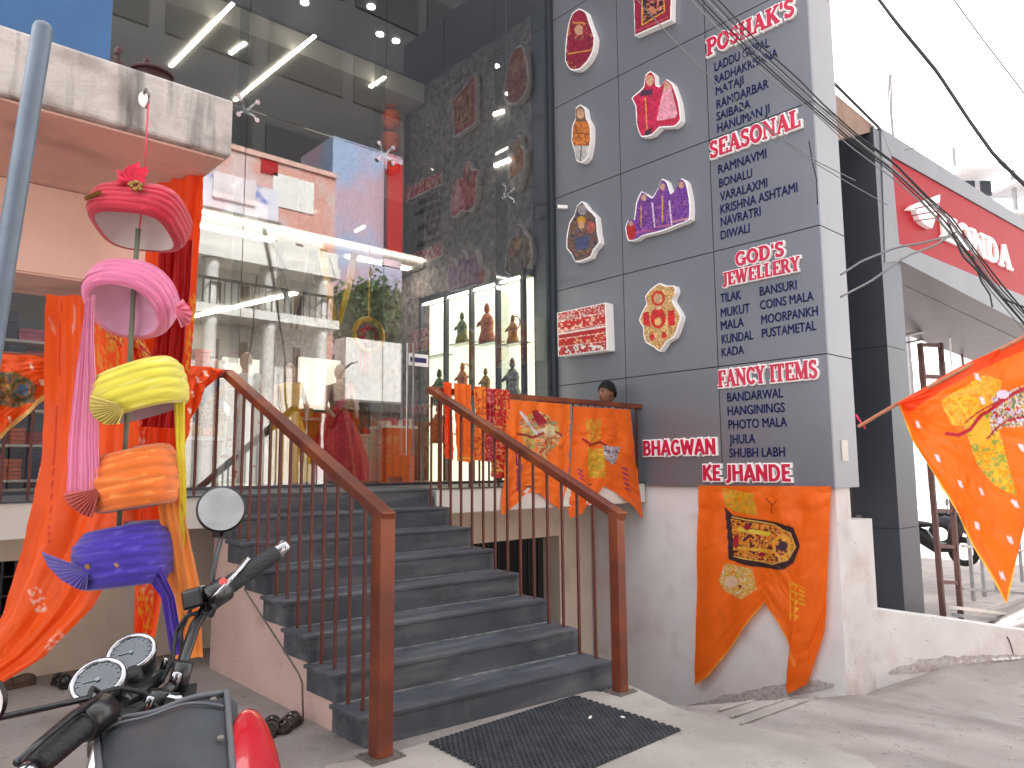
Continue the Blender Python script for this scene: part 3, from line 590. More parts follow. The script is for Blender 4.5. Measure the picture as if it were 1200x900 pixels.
plaque([(663, 369), (718, 357.5), (720, 411), (664, 418)], (176, 30, 34),
       [('busy', [(663, 368), (719, 356), (719, 374), (663, 386)], [(196, 36, 40), (226, 206, 196), (176, 30, 34)], 1.8, 31), ('busy', [(663, 380), (719, 369), (719, 380), (663, 392)], [(206, 40, 44), (190, 36, 38), (240, 190, 160)], 2.4, 32), ('line', [(664, 393), (719, 384)], 2.5, (226, 206, 200)), ('busy', [(663, 398), (719, 390), (719, 400), (663, 408)], [(220, 160, 120), (186, 30, 34), (190, 36, 38)], 2.5, 33), ('busy', [(663, 408), (719, 400), (719, 412), (663, 418)], [(224, 214, 206), (150, 24, 40), (200, 60, 60)], 2.2, 34)]
       + [('line', [(663, y), (719, y-11*(1-(y-370)/90))], .9, (230, 190, 180)) for y in (378, 390, 399, 408)],
       'red and white boxed plaque of embroidered door hangings', thick=.16, rim=1.2, smooth=0, name='embroidery_plaque')
plaque([(773, 338), (779, 334), (785, 338), (796, 337), (797, 346), (792, 354), (797, 362), (803, 372), (800, 382), (795, 396), (786, 400), (779, 413), (772, 406), (763, 402), (760, 392), (761, 384), (755, 376), (760, 366), (765, 358), (762, 350), (768, 342)], (196, 150, 88),
       [('busy', full, [(206, 164, 100), (176, 120, 60), (222, 190, 140), (196, 150, 88)], 2, 41), ('ring', 777, 351, 8, 9, .35, (198, 40, 36)), ('ell', 777, 352, 3.5, 4.5, (190, 150, 120)), ('ell', 777, 374, 9, 12, (206, 34, 34)), ('ell', 777, 378, 4, 5, (216, 170, 110)), ('poly', [(759, 368), (766, 366), (768, 384), (760, 382)], (200, 34, 36)), ('poly', [(788, 366), (796, 364), (797, 382), (789, 384)], (200, 34, 36)), ('ell', 770, 396, 3, 4, (196, 40, 36)), ('ell', 784, 394, 3, 4, (196, 40, 36)), ('ell', 777, 362, 3, 2.5, (222, 190, 140))],
       'gold and red ornament plaque between the embroidery plaque and the jewellery list', name='ornament_plaque')
p = onX(662, 242, X0-.05)
t = thing('wall_camera', (X0-.03, p[1], p[2]-.03), 'tiny white camera fixed at the left edge of the sign wall', 'camera')
obj('camera_body', MB().bar(p+V(.05, 0, 0), p+V(-.1, .06, -.01), .05, .05), M_white, t, bevel=.008); obj('lens', MB().disc(p+V(-.104, .062, -.01), (-1, .6, 0), .018, .02, 12), M_black, t)
q = onY(990, 528, YN-.006)
obj('paper_notice', MB().box((q[0]-.07, YN-.012, q[2]-.11), (q[0]+.07, YN-.003, q[2]+.11)), M_slab, label='small white paper notice stuck on the pale end panel', cat='notice')
# ---------------------------------------------------------------- shop building: glass front and interior
sb = thing('shop_building', (4.5, 10, L), 'double height glass fronted shop with lit interior behind the stairs', 'building')
def glassmat():
    m = bpy.data.materials.new('tinted_glass'); m.use_nodes = True; n = m.node_tree; n.nodes.remove(n.nodes['Principled BSDF'])
    tr = n.nodes.new('ShaderNodeBsdfTransparent'); tr.inputs[0].default_value = (.86, .88, .87, 1)
    gl = n.nodes.new('ShaderNodeBsdfGlossy'); gl.inputs['Roughness'].default_value = 0.004; gl.inputs['Color'].default_value = (.92, .95, 1, 1)
    fr = n.nodes.new('ShaderNodeFresnel'); fr.inputs['IOR'].default_value = 1.2
    mr = n.nodes.new('ShaderNodeMapRange'); mr.inputs[3].default_value = 0.10; mr.inputs[4].default_value = 0.4; n.links.new(fr.outputs[0], mr.inputs[0])
    mx = n.nodes.new('ShaderNodeMixShader'); n.links.new(mr.outputs[0], mx.inputs[0]); n.links.new(tr.outputs[0], mx.inputs[1]); n.links.new(gl.outputs[0], mx.inputs[2])
    n.links.new(mx.outputs[0], n.nodes['Material Output'].inputs['Surface']); return m
M_glass = glassmat()
M_int = mat('interior_taupe', (140, 132, 126), 0.8, var=0.06, scale=3)
M_intl = mat('interior_ceiling_grey', (176, 170, 162), 0.85, var=0.04, scale=2)
M_intd = mat('atrium_black', (30, 26, 30), 0.7, var=0.1)
M_tex = layer(mat('textured_feature_wall', (128, 118, 116), 0.75, c2=(84, 76, 78), scale=9, bump=0.8, bscale=22, detail=6), (160, 148, 144), 16, 0.58, 0.7, fac=.6)
M_floor = mat('shop_floor_tile', (150, 146, 140), 0.25, var=0.05)
ZC = 8.05; YM = 10.4; XI = 7.42
gx = [onY(p, y, YG)[0] for p, y in ((128, 60), (284, 300), (450, 300), (596, 250))]+[X0-.05]
zj = np.mean([onY(283, 127, YG)[2], onY(630, 237, YG)[2]])
gx = [-3.0, -.6, gx[0], *gx[1:]]
for i, (a, b) in enumerate(zip(gx[:-1], gx[1:])):
    for z0, z1 in ((L+.01, zj-.005), (zj+.005, 9.4)):
        if i < 2 and z0 > 3: z0, z1 = zj+.005, 4.6
        obj('glass_panel', MB().box((a+.006, YG, z0), (b-.006, YG+.012, z1)), M_glass, sb)
    if i >= 2:
        obj('glass_fin', MB().box((b-.009, YG+.014, L+.02), (b+.003, YG+.26, 9.3)), M_glass, sb)
M_clamp = mat('steel_fitting', (190, 190, 192), 0.25, metal=1.0)
for b in gx[3:-1]:
    for z in (zj, zj+3.2):
        mb = MB(); c = V(b, YG-.05, z)
        for dx in (-1, 1):
            for dz in (-1, 1): mb.tube([c+V(0, .12, 0), c+V(dx*.07, .03, dz*.07), c+V(dx*.09, .03, dz*.09)], [.02, .012, .012], 6); mb.disc(c+V(dx*.1, .035, dz*.1), (0, 1, 0), .026, .02, 12)
        obj('spider_fitting', mb, M_clamp, sb)
obj('floor_rail', MB().box((-3, YG-.03, L+.001), (X0-.07, YG+.05, L+.03)), M_acmd, sb)
# door furniture: patch fitting and logo tag
q = onY(459, 309, YG); obj('patch_fitting', MB().box((q[0]-.13, YG-.02, q[2]-.045), (q[0]+.13, YG+.03, q[2]+.045)), M_clamp, sb, bevel=.005)
q = onY(490, 422, YG); obj('push_sticker', MB().box((q[0]-.15, YG-.004, q[2]-.075), (q[0]+.15, YG-.001, q[2]+.075)), M_white, sb)
obj('push_sticker_band', MB().box((q[0]-.12, YG-.008, q[2]-.03), (q[0]+.12, YG-.005, q[2]+.03)), M_blueink, sb)
for px in (474, 481): a = onY(px, 520, YG); obj('door_handle', MB().tube([V(a[0], YG-.05, L+.35), V(a[0], YG-.05, L+1.7)], .014, 8), M_clamp, sb)
q = onY(463, 563, YG); obj('floor_lock', MB().box((q[0]-.09, YG-.015, L+.035), (q[0]+.09, YG+.02, L+.1)), M_clamp, sb)
# shell
obj('floor', MB().box((-3, YG+.31, L-.1), (XI+.2, 18, L-.002)), M_floor, sb)
obj('back_wall', MB().box((-3, 17.8, L), (XI+.2, 18, 9.4)), M_int, sb)
obj('left_wall', MB().box((-3.2, YG+.05, L), (-3, 18, 9.4)), M_int, sb)
obj('feature_wall', MB().box((XI, YG+.28, L), (XI+.2, 18, 9.4)), M_tex, sb)
obj('roof_slab', MB().box((-3.2, YG-.03, 9.41), (X0+.4, 18, 9.7)), M_intd, sb)
obj('atrium_ceiling', MB().box((-3, YG+.02, 8.4), (XI-.01, YM, 8.5)), M_intd, sb)
obj('mezzanine_slab', MB().box((-3, YM, 5.0), (XI-.02, 17.8, 5.2)), M_intl, sb)
obj('mezzanine_ceiling', MB().box((-3, YM-.01, ZC), (XI-.02, 17.8, ZC+.35)), M_intl, sb)
a = onY(492, 200, YM+.3)[0]
obj('mezzanine_side_wall', MB().box((a-.45, YM+.6, 5.21), (XI-.03, YM+.75, ZC-.01)), M_intl, sb)
obj('mezzanine_back_wall', MB().box((-3, 14.6, 5.21), (a-.46, 14.8, ZC-.01)), M_int, sb)
obj('edge_led', MB().box((-2.9, YM-.03, 5.13), (a, YM-.004, 5.155)), M_led, sb)
obj('mezzanine_balustrade', MB().box((-2.9, YM+.02, 5.205), (a, YM+.034, 6.1)), M_glass, sb)
def strip(p, q, z, w=.05, m=None):
    a, b = onZ(*p, z), onZ(*q, z); obj('led_strip', MB().bar(a, b, w, .02), m or M_led, sb)
for p, q in (((200, 78), (273, 4)), ((275, 118), (369, 42)), ((270, 63), (287, 50)), ((434, 102), (451, 90)), ((432, 172), (450, 158))): strip(p, q, ZC-.011)
strip((205, 376), (346, 344), 4.98, .1, M_led2)
for x in (-1.5, 1.0, 3.5, 6.0): obj('added_fill_light', MB().box((x, YM+.1, 4.975), (x+1.2, YM+.22, 4.995)), M_led2, sb)  # unseen lights added under the mezzanine to brighten the shop floor
for p in ((357, 3), (435, 8), (464, 48), (445, 40)):
    a = onZ(*p, 8.39); obj('downlight', MB().disc(a, (0, 0, 1), .06, .02, 14), M_led, sb)
for p, q in (((579, 134), (590, 130)), ((580, 194), (597, 187))):
    a, b = onX(*p, XI-.03), onX(*q, XI-.03); obj('reflection_dash', MB().bar(a, b, .04, .05), M_led, sb)  # glowing bars stand in for small bright reflections
# blue cladding above the neighbour's canopy
obj('blue_panel', MB().box((-3, YG-.06, 4.62), (gx[2]-.005, YG-.015, 9.4)), M_blue, sb)
obj('blue_panel_coping', MB().box((-3, YG-.3, 9.41), (X0+.1, YG-.035, 9.6)), M_acmd, sb)
obj('shade_block', MB().box((-3.2, YG, 9.72), (11, 18, 15)), M_acmd, sb)  # unseen block added so that its shadow covers the foreground
# display case on the right wall: four lit bays with ornaments on glass shelves
dc = thing('display_case', (XI-.3, 9.1, L), 'tall lit display case of four bays full of figurines behind the glass', 'cabinet')
by = [onX(613, 400, 7.0)[1], onX(583, 400, 7.0)[1], onX(552, 400, 7.0)[1], onX(522, 400, 7.0)[1], onX(493, 400, 7.0)[1]]
zt = onX(613, 322, 7.0)[2]
obj('case_back', MB().box((7.18, by[0], L), (7.22, by[4], zt)), M_ledw, dc)
for y in by: obj('case_post', MB().box((6.98, y-.03, L), (7.05, y+.03, zt)), M_acmd, dc)
for i in range(4): obj('added_bay_light', MB().box((7.0, by[i]+.06, zt-.03), (7.04, by[i+1]-.06, zt-.004)), M_led, dc)  # glowing strips added to brighten the figurines
obj('case_top', MB().box((6.98, by[0]-.035, zt+.002), (7.25, by[4]+.035, zt+.1)), M_acmd, dc)
M_shelf = mat('glass_shelf_edge', (140, 160, 150), 0.15, spec=.7)
figm = [mat('figurine_'+n_, c, 0.4, metal=m_, var=.4, scale=25, c2=c2) for n_, c, m_, c2 in (('brass', (190, 140, 60), .5, (110, 70, 30)), ('brown', (120, 84, 60), .1, (60, 40, 34)), ('orange', (200, 110, 50), 0, (150, 60, 40)), ('silver', (150, 150, 150), .5, (80, 84, 90)), ('green', (96, 120, 60), 0, (60, 70, 40)))]
fig_labels = []
def figurine(c, h, m, k):
    c = V(*c); mb = MB(); r = h*.19
    mb.tube([c, c+V(0, 0, .08*h), c+V(0, 0, .3*h), c+V(0, 0, .55*h), c+V(0, 0, .7*h), c+V(0, 0, .74*h)], [r*1.1, r*1.15, r*.8, r*.9, r*.5, r*.25], 8)
    mb.ell(c+V(0, 0, .83*h), V(r*.42, 0, 0), V(0, r*.42, 0), V(0, 0, r*.5), 8, 6)
    mb.tube([c+V(0, 0, .9*h), c+V(0, 0, h)], [r*.4, .01], 6)
    for s_ in (-1, 1): mb.tube([c+V(0, s_*r*.8, .6*h), c+V(-r*.5, s_*r*1.3, .45*h), c+V(-r*.9, s_*r*.5, .5*h)], [r*.28, r*.22, r*.16], 5)
    if k % 3 == 0: mb.ring(c+V(r*.6, 0, .72*h), (1, 0, 0), r*1.25, r*.12, nn=16, m=5)
    return mb
WHICH = ['nearest the sign wall', 'second from the sign wall', 'third from the sign wall', 'farthest from the sign wall']
SHN = ['second highest shelf', 'middle shelf', 'lower shelf', 'bottom shelf']
nmk = {'brass': 0, 'brown': 1, 'orange': 2, 'silver': 3, 'green': 4}; nml = list(nmk)
for i in range(4):
    yc = (by[i]+by[i+1])/2
    for k, z in enumerate((zt-.95, zt-1.75, zt-2.35)):
        zs2 = z+(.08*i % .2); obj('shelf', MB().box((7.0, by[i]+.032, zs2), (7.178, by[i+1]-.032, zs2+.015)), M_shelf, dc)
        mi = (i*2+k*3) % 5; h = random.uniform(.42, .66)
        if i == 3 and k == 0: continue
        o = obj('figurine', figurine((7.08, yc+random.uniform(-.08, .08), zs2+.016), h, None, i+k), figm[mi], label='%s figurine on the %s of the lit bay %s' % (nml[mi], SHN[k] if k else 'top shelf', WHICH[i]), cat='figurine', group='figurines in the display case', smooth=True)
obj('interior_shutter', MB().box((X0-.15, YG+.02, L), (X0-.1, YG+.27, 9.3)), M_acmd, sb)

# mannequins behind the glass
def mannequin(x, y, h, top, skirt, label, flare=.32, skin=(206, 170, 150), bare=True):
    t = thing('mannequin', (x, y, L), label, 'mannequin', 'dressed mannequins inside the shop')
    B_ = V(x, y, L); s_ = h/1.7; ms = mat('mannequin_skin', skin, .5, var=.03)
    mb = MB()
    mb.ell(B_+V(0, 0, 1.58*s_), V(.075, 0, 0)*s_, V(0, .09, 0)*s_, V(0, 0, .12)*s_)
    mb.tube([B_+V(0, 0, z*s_) for z in (1.3, 1.4, 1.48)], [.07*s_, .045*s_, .05*s_], 10)
    for q in (-1, 1):
        mb.tube([B_+V(-.02, 0, 0)+V(.17*q, 0, 1.36)*s_, B_+V(.25*q, -.05, 1.1)*s_, B_+V(.2*q, -.2, .95)*s_] if False else [B_+V(.17*q*s_, 0, 1.36*s_), B_+V(.25*q*s_, -.04, 1.08*s_), B_+V(.18*q*s_, -.18*s_, .92*s_)], [.05*s_, .038*s_, .028*s_], 8)
    obj('body', mb, ms, t, smooth=True)
    mt, c1 = top; mb = MB(); mb.tube([B_+V(0, 0, z*s_) for z in (.95, 1.1, 1.25, 1.38, 1.42)], [.14*s_, .13*s_, .17*s_, .17*s_, .07*s_], 16)
    obj('bodice', mb, mt, t, smooth=True)
    mb = MB(); n = 60; rings = []
    zs = [1.02, .95, .7, .35, .03]; rr = [.13, .17, .17+flare*.4, .17+flare*.8, .17+flare]
    P = np.zeros((len(zs), n+1, 3))
    for i in range(len(zs)):
        for j in range(n+1):
            a = 2*math.pi*j/n; r = rr[i]*s_*(1+.07*math.sin(a*14)*(i/4)); P[i, j] = B_+V(r*math.cos(a), r*math.sin(a), zs[i]*s_)
    obj('skirt', MB().grid(P), skirt, t, smooth=True)
    mb = MB(); mb.tube([B_+V(.15, -.02, 1.42)*1.0 if False else B_+V(.13*s_, -.08*s_, 1.4*s_), B_+V(0, -.17*s_, 1.2*s_), B_+V(-.17*s_, -.12*s_, .95*s_), B_+V(-.2*s_, -.1*s_, .5*s_)], [.05, .05, .06, .08], 6)
    obj('scarf', mb, skirt, t, smooth=True)
Mr = layer(mat('red_sequin_silk', (176, 14, 50), .45, var=.2, scale=12), (230, 180, 150), 60, .66, .7)
My = layer(mat('yellow_silk', (226, 176, 40), .5, var=.1, scale=6), (190, 120, 40), 40, .64, .7)
Mw = layer(mat('white_cotton', (214, 208, 206), .8, var=.05), (190, 30, 50), 7, .62, .66)
Mg = mat('gold_brocade', (176, 130, 70), .5, c2=(120, 70, 50), scale=30)
Mb_ = mat('teal_silk', (60, 80, 120), .5, var=.2)
def gp(px, Y): return onY(px, 500, Y)[0]
mannequin(gp(397, 9.6), 9.6, 1.72, (Mg, 0), Mr, 'mannequin in a red sequinned long skirt and gold bodice', .3)
mannequin(gp(338, 9.3), 9.3, 1.62, (My, 0), My, 'mannequin in a plain yellow dress beside the white dressed one', .16)
mannequin(gp(286, 9.0), 9.0, 1.66, (Mw, 0), Mw, 'mannequin in a white dress with red floral print', .16)
mannequin(gp(249, 9.8), 9.8, 1.66, (Mb_, 0), Mg, 'mannequin in gold skirt and teal top close to the rail corner', .2)
# hanging displays
def hangoval(px, py, Y, r, c1, c2, label):
    c = onY(px, py, Y); t = thing('hanging_ornament', c-V(0, 0, r), label, 'ornament')
    obj('ornament_ring', MB().ring(c, (0, 1, 0), r, r*.16), c1, t, smooth=True)
    mb = MB()
    for k in range(7): a = k*math.pi*2/7; mb.ell(c+V(math.cos(a)*r*.5, -.01, math.sin(a)*r*.5), V(r*.22, 0, 0), V(0, .03, 0), V(0, 0, r*.22), 8, 5)
    obj('ornament_flowers', mb, c2, t); obj('ornament_cord', MB().tube([c+V(0, 0, r), c+V(0, 0, r+1.0)], .008, 5), c1, t)
    mb = MB()
    for k in range(5): mb.tube([c+V((k-2)*.06, 0, -r), c+V((k-2)*.06, 0, -r-.25-.08*(k % 2))], .012, 5)
    obj('ornament_tassels', mb, c2, t)
hangoval(432, 393, 8.6, .22, mat('gold_ring', (210, 160, 60), .35, metal=.4), Mr, 'round gold hanging ornament with red flowers above the red mannequin')
for k, (px, py, m_, lb) in enumerate([(396, 330, My, 'yellow garland skein hanging high behind the glass'), (346, 330, mat('black_beads', (50, 40, 44), .4, var=.3), 'dark bead necklace display hanging in a V behind the glass')]):
    c = onY(px, py, 8.8); mb = MB()
    for q in (-1, 1):
        for w in range(4): mb.tube([c+V(q*(.2+w*.03), 0, .45), c+V(q*(.14+w*.02), 0, 0), c+V(q*.03, 0, -.5-w*.04)], .018, 6)
    obj('hanging_garland', mb, m_, label=lb, cat='garland', smooth=True)
# racks of goods at the back and white light boards
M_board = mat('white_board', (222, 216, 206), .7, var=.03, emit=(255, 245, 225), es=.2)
def board(p, q, Y, label):
    a, b = onY(*p, Y), onY(*q, Y); t = thing('display_board', (a[0], Y, b[2]), label, 'board')
    obj('board_face', MB().box((a[0], Y, b[2]), (b[0], Y+.08, a[2])), M_board, t); obj('board_frame', MB().box((a[0]-.02, Y+.081, b[2]-.02), (b[0]+.02, Y+.12, a[2]+.02)), M_acmd, t)
board((352, 418), (398, 481), 12.0, 'tall blank white display board behind the rail slope')
board((262, 418), (300, 560), 12.6, 'white column shaped board behind the white dressed mannequin')
gm = [mat('goods_'+n_, c, .6, var=.2, scale=20) for n_, c in (('orange', (216, 92, 36)), ('red', (180, 34, 36)), ('white', (206, 200, 194)), ('amber', (206, 150, 70)), ('brown', (110, 70, 56)), ('pink', (200, 90, 120)), ('navy', (50, 56, 90)))]
gn = ['orange', 'red', 'white', 'amber', 'brown', 'pink', 'navy']
PL = ['behind the red mannequin', 'under the white board', 'by the shop door', 'at the left end', 'next to the display case']
for r_, (x0, x1, Y, nz_) in enumerate([(gp(405, 12.5), gp(450, 12.5), 12.5, 4), (gp(330, 13), gp(400, 13), 13.0, 3), (gp(452, 11.6), gp(492, 11.6), 11.6, 4), (gp(225, 12), gp(262, 12), 12.0, 5), (-1.5, gp(60, 10.5), 10.5, 5)]):
    t = thing('goods_rack', ((x0+x1)/2, Y, L), 'open rack stacked with coloured folded goods '+['behind the red mannequin', 'under the tall white board', 'just right of the shop door', 'left of the white dressed mannequin', 'far left behind the red drape'][r_], 'rack', 'racks of goods inside the shop')
    obj('rack_frame', MB().box((x0-.03, Y+.5, L), (x1+.03, Y+.55, L+nz_*.42)), M_acmd, t)
    for k in range(nz_):
        z = L+.1+k*.42; obj('rack_shelf', MB().box((x0, Y, z-.03), (x1, Y+.5, z)), M_slab, t); x = x0+.02
        while x < x1-.12:
            w = random.uniform(.16, .34); c = random.choice([0, 0, 1, 1, 2, 3, 4, 5, 2, 6]); n_ = random.randint(3, 7)
            mb = MB()
            for q in range(n_): mb.box((x, Y+random.uniform(0, .04), z+.002+q*.05), (min(x+w, x1), Y+.4, z+.045+q*.05))
            obj('folded_stack', mb, gm[c], t); x += w+.02
for k, (px, Y_, w_, h_, c_, lb) in enumerate([(372, 9.9, .55, .9, 3, 'low counter with an amber front left of the red mannequin'), (430, 10.2, .7, .7, 2, 'white counter with a dark poster right of the red mannequin'), (470, 9.4, .5, .8, 0, 'orange stacked carton display just inside the glass door'), (232, 9.0, .6, .55, 4, 'low brown trough near the left corner of the glass')]):
    x = gp(px, Y_); t = thing('shop_counter', (x, Y_, L), lb, 'counter', 'low counters inside the shop')
    obj('counter_top', MB().box((x-w_/2-.03, Y_-.03, L+h_), (x+w_/2+.03, Y_+.45, L+h_+.04)), M_slab, t); obj('counter_body', MB().box((x-w_/2, Y_, L), (x+w_/2, Y_+.42, L+h_-.001)), gm[c_], t)
    for q in range(5): obj('carton', MB().box((x-w_/2+q*w_/5+.01, Y_+.02, L+h_+.041), (x-w_/2+(q+1)*w_/5-.01, Y_+.3, L+h_+.1+.09*random.random())), gm[(q*3+k) % 6], t)
# curtains and hanging robes on the mezzanine
for k in range(11):
    px = 378+k*7.2; c = onY(px, 175, 14.3); mb = MB(); P = np.zeros((14, 6, 3))
    for i in range(14):
        for j in range(6): P[i, j] = (c[0]-.17+i*.026, 14.3+.05*math.sin(i*1.4+k)-.05*j/5, 7.35-j*.3+(.06 if i in (0, 13) else 0))
    obj('hanging_robe', MB().grid(P), [gm[4], gm[3], gm[4], gm[0]][k % 4], label='dim %s robe upstairs, %s in the hanging row' % (['brown', 'amber', 'brown', 'orange'][k % 4], ['leftmost', 'second from the left', 'third from the left', 'fourth from the left', 'fifth from the left', 'middle one', 'fifth from the right', 'fourth from the right', 'third from the right', 'second from the right', 'rightmost'][k]), cat='robe', group='robes hanging upstairs', smooth=True)
c = onY(458, 150, YM+.5); t = thing('orange_garland', (c[0], YM+.5, c[2]-.8), 'tall bright orange garland hanging against the upstairs side wall', 'garland')
for k in range(4): obj('garland_segment', MB().tube([c+V(0, 0, .75-k*.42), c+V(0, 0, .7-k*.42), c+V(0, 0, .45-k*.42), c+V(0, 0, .38-k*.42)], [.06, .17, .17, .06], 12), gm[0], t, smooth=True)
# small lamp and pots on top of the neighbour's canopy are built with the canopy below

# ---------------------------------------------------------------- railings
ZR = 2.31; YR = YL+.05
def rail(name, path, label, posts=(), w=.075, h=.06):
    t = thing(name, tuple((V(*path[0])+V(*path[-1]))/2*V(1, 1, 0)+V(0, 0, L if posts == () else 0)), label, 'railing'); return t
lp = onZ(446, 887, 0.012); lpt = onX(447, 600, lp[0])      # left post foot and head
rp = onZ(727, 811, 0.012); rpt = onX(719, 600, rp[0])
lt = V(onY(268, 428, YR)[0], YR, ZR); rt = V(onY(506, 448, YR)[0], YR, ZR)
for (foot, head, top, P, lab, pw) in ((lp, lpt, lt, SL, 'rust brown sloping stair railing on the left with the thick front post', .095), (rp, rpt, rt, SR, 'rust brown sloping stair railing on the right with slim rods', .08)):
    t = thing('stair_railing', tuple(foot), lab, 'railing', 'railings of the entrance stairs')
    h_ = V(foot[0], foot[1], head[2])
    obj('post', MB().box((foot[0]-pw/2, foot[1]-pw/2, .02), (foot[0]+pw/2, foot[1]+pw/2, h_[2])), M_rail, t, bevel=.005)
    obj('base_plate', MB().box((foot[0]-pw*1.05, foot[1]-pw*.95, .0125), (foot[0]+pw*1.05, foot[1]+pw*.95, .021)), M_plate, t)
    for dx in (-1, 1):
        for dy in (-1, 1): obj('bolt', MB().disc(V(foot[0]+dx*pw*.85, foot[1]+dy*pw*.75, .026), (0, 0, 1), .009, .012, 8), M_plate, t)
    d = (top-h_); hh = V(0, 0, -.03)
    obj('handrail', MB().bar(h_+hh+V(0, -.05, .0)-d*0.0, top+hh+d*.012, .085, .062), M_rail, t, bevel=.006)
    for k in range(1, 8):
        a, b = P(k), P(k+1)
        for q in (.3, .8):
            p = a*(1-q)+b*q; y = p[1]+.02
            if y > top[1]-.02 or y < foot[1]+.1: continue
            fr = (y-h_[1])/(top[1]-h_[1]); x = p[0]+(.05 if P is SL else -.05); zt_ = h_[2]+fr*(top[2]-h_[2])-.06
            obj('baluster', MB().box((x-.0085, y-.0085, k*RS+.002), (x+.0085, y+.0085, zt_)), M_bal, t)
def level_rail(x0, x1, sp, lab):
    t = thing('landing_railing', ((x0+x1)/2, YR, L), lab, 'railing', 'level railings along the landing edge')
    obj('handrail', MB().bar((x0, YR, ZR-.03), (x1, YR, ZR-.03), .075, .06), M_rail, t, bevel=.006)
    x = x0+sp*.6
    while x < x1-.03:
        obj('baluster', MB().box((x-.008, YR-.008, L+.001), (x+.008, YR+.008, ZR-.061)), M_bal, t); x += sp
level_rail(-1.6, lt[0]-.01, .155, 'level rust brown railing along the landing left of the stairs')
level_rail(rt[0]+.01, onY(753, 476, YR)[0], .13, 'level rust brown railing along the landing draped with orange flags')

# ---------------------------------------------------------------- neighbour's canopy, hook, pole
YC = 2.79
zcb = np.mean([onY(10, 107, YC)[2], onY(273, 187, YC)[2]]); zct = np.mean([onY(60, 45, YC)[2], onY(275, 120, YC)[2]])
xc = np.mean([onY(275, 120, YC)[0], onY(271, 187, YC)[0]])
cn = thing('concrete_canopy', (-.5, 3.2, zcb), 'stained white concrete canopy slab jutting out at the upper left', 'canopy')
P = np.zeros((90, 14, 3)); xs_ = np.linspace(-4, xc, 90); zs_ = np.linspace(zcb, zct, 14); rg = np.random.default_rng(3)
mb = MB()
obj('slab', MB().box((-4, YC, zcb), (xc, 4.7, zct)), M_oldconc, cn, bevel=.012)
YB = YC+.78
zbb = onY(60, 322, YB)[2]; zsk = zcb-.004
obj('soffit_skin', MB().box((-4, YC+.03, zcb-.012), (xc-.02, YB+.14, zcb-.003)), M_soffit, cn)
xbe = onY(262, 250, YB)[0]
obj('wall_beam', MB().box((-4, YB, zbb), (xbe-.25, YB+.42, zsk-.012)), M_pinkwall, cn)
obj('beam_underside', MB().box((-4, YB+.001, zbb-.01), (xbe-.252, YB+.42, zbb-.002)), M_soffit, cn)
obj('side_wall', MB().box((-4, YC+.02, .02), (-2.4, 5, zcb-.013)), M_pinkwall, cn)
hk = onY(168, 117, YC)
obj('hook', MB().tube([hk+V(0, 0, .02), hk+V(0, -.03, .03), hk+V(.004, -.05, 0), hk+V(.004, -.05, -.03), hk+V(0, -.035, -.045)], .005, 6), M_plate, cn)
obj('patch', MB().ell(hk+V(.0, -.002, .0), V(.018, 0, 0), V(0, .006, 0), V(0, 0, .03)), M_white, cn)
# pots standing on top of the canopy
for i, (px, py, s_, lb) in enumerate([(198, 92, .13, 'dark maroon clay pot on top of the concrete canopy'), (176, 76, .09, 'reddish arched ornament standing on the concrete canopy')]):
    b = onY(px, py, 3.25); b[2] = zct+.001; b[0] -= .07; k4 = .5; t = thing('canopy_pot', tuple(b), lb, 'pot'); m_ = mat('maroon_clay', (70, 34, 38), .6, var=.2)
    if i == 0: obj('pot_body', MB().tube([b, b+V(0, 0, .05), b+V(0, 0, .16), b+V(0, 0, .20), b+V(0, 0, .235)], [.05, .07, .085, .06, .08], 18), m_, t, smooth=True); obj('pot_rim', MB().ring(b+V(0, 0, .235), (0, 0, 1), .08, .008, up=(1, 0, 0)), m_, t)
    else: obj('arch', MB().ring(b+V(0, 0, .27), (0, 1, 0), .06, .014, a0=-.5, a1=3.7, nn=18), m_, t, smooth=True); obj('arch_foot', MB().tube([b, b+V(0, 0, .215)], .035, 12), m_, t)
# grey leaning pipe close to the camera
a, b = U(50, 34, 1.75), U(-12, 420, 1.6)
t = thing('leaning_pipe', tuple(b+(b-a)*1.5), 'grey painted leaning metal pipe with a domed end, close on the left', 'pipe')
d = (a-b); pts = [b-d*1.6, b-d*.5, b+d*.5, a]
pts = [q+V(0, 0, 0) for q in pts]
rr = .0215
obj('pipe_body', MB().tube(pts+[a+d/np.linalg.norm(d)*.012, a+d/np.linalg.norm(d)*.019], [rr, rr, rr, rr, rr*.8, rr*.3], 24), M_pipe, t, smooth=True)

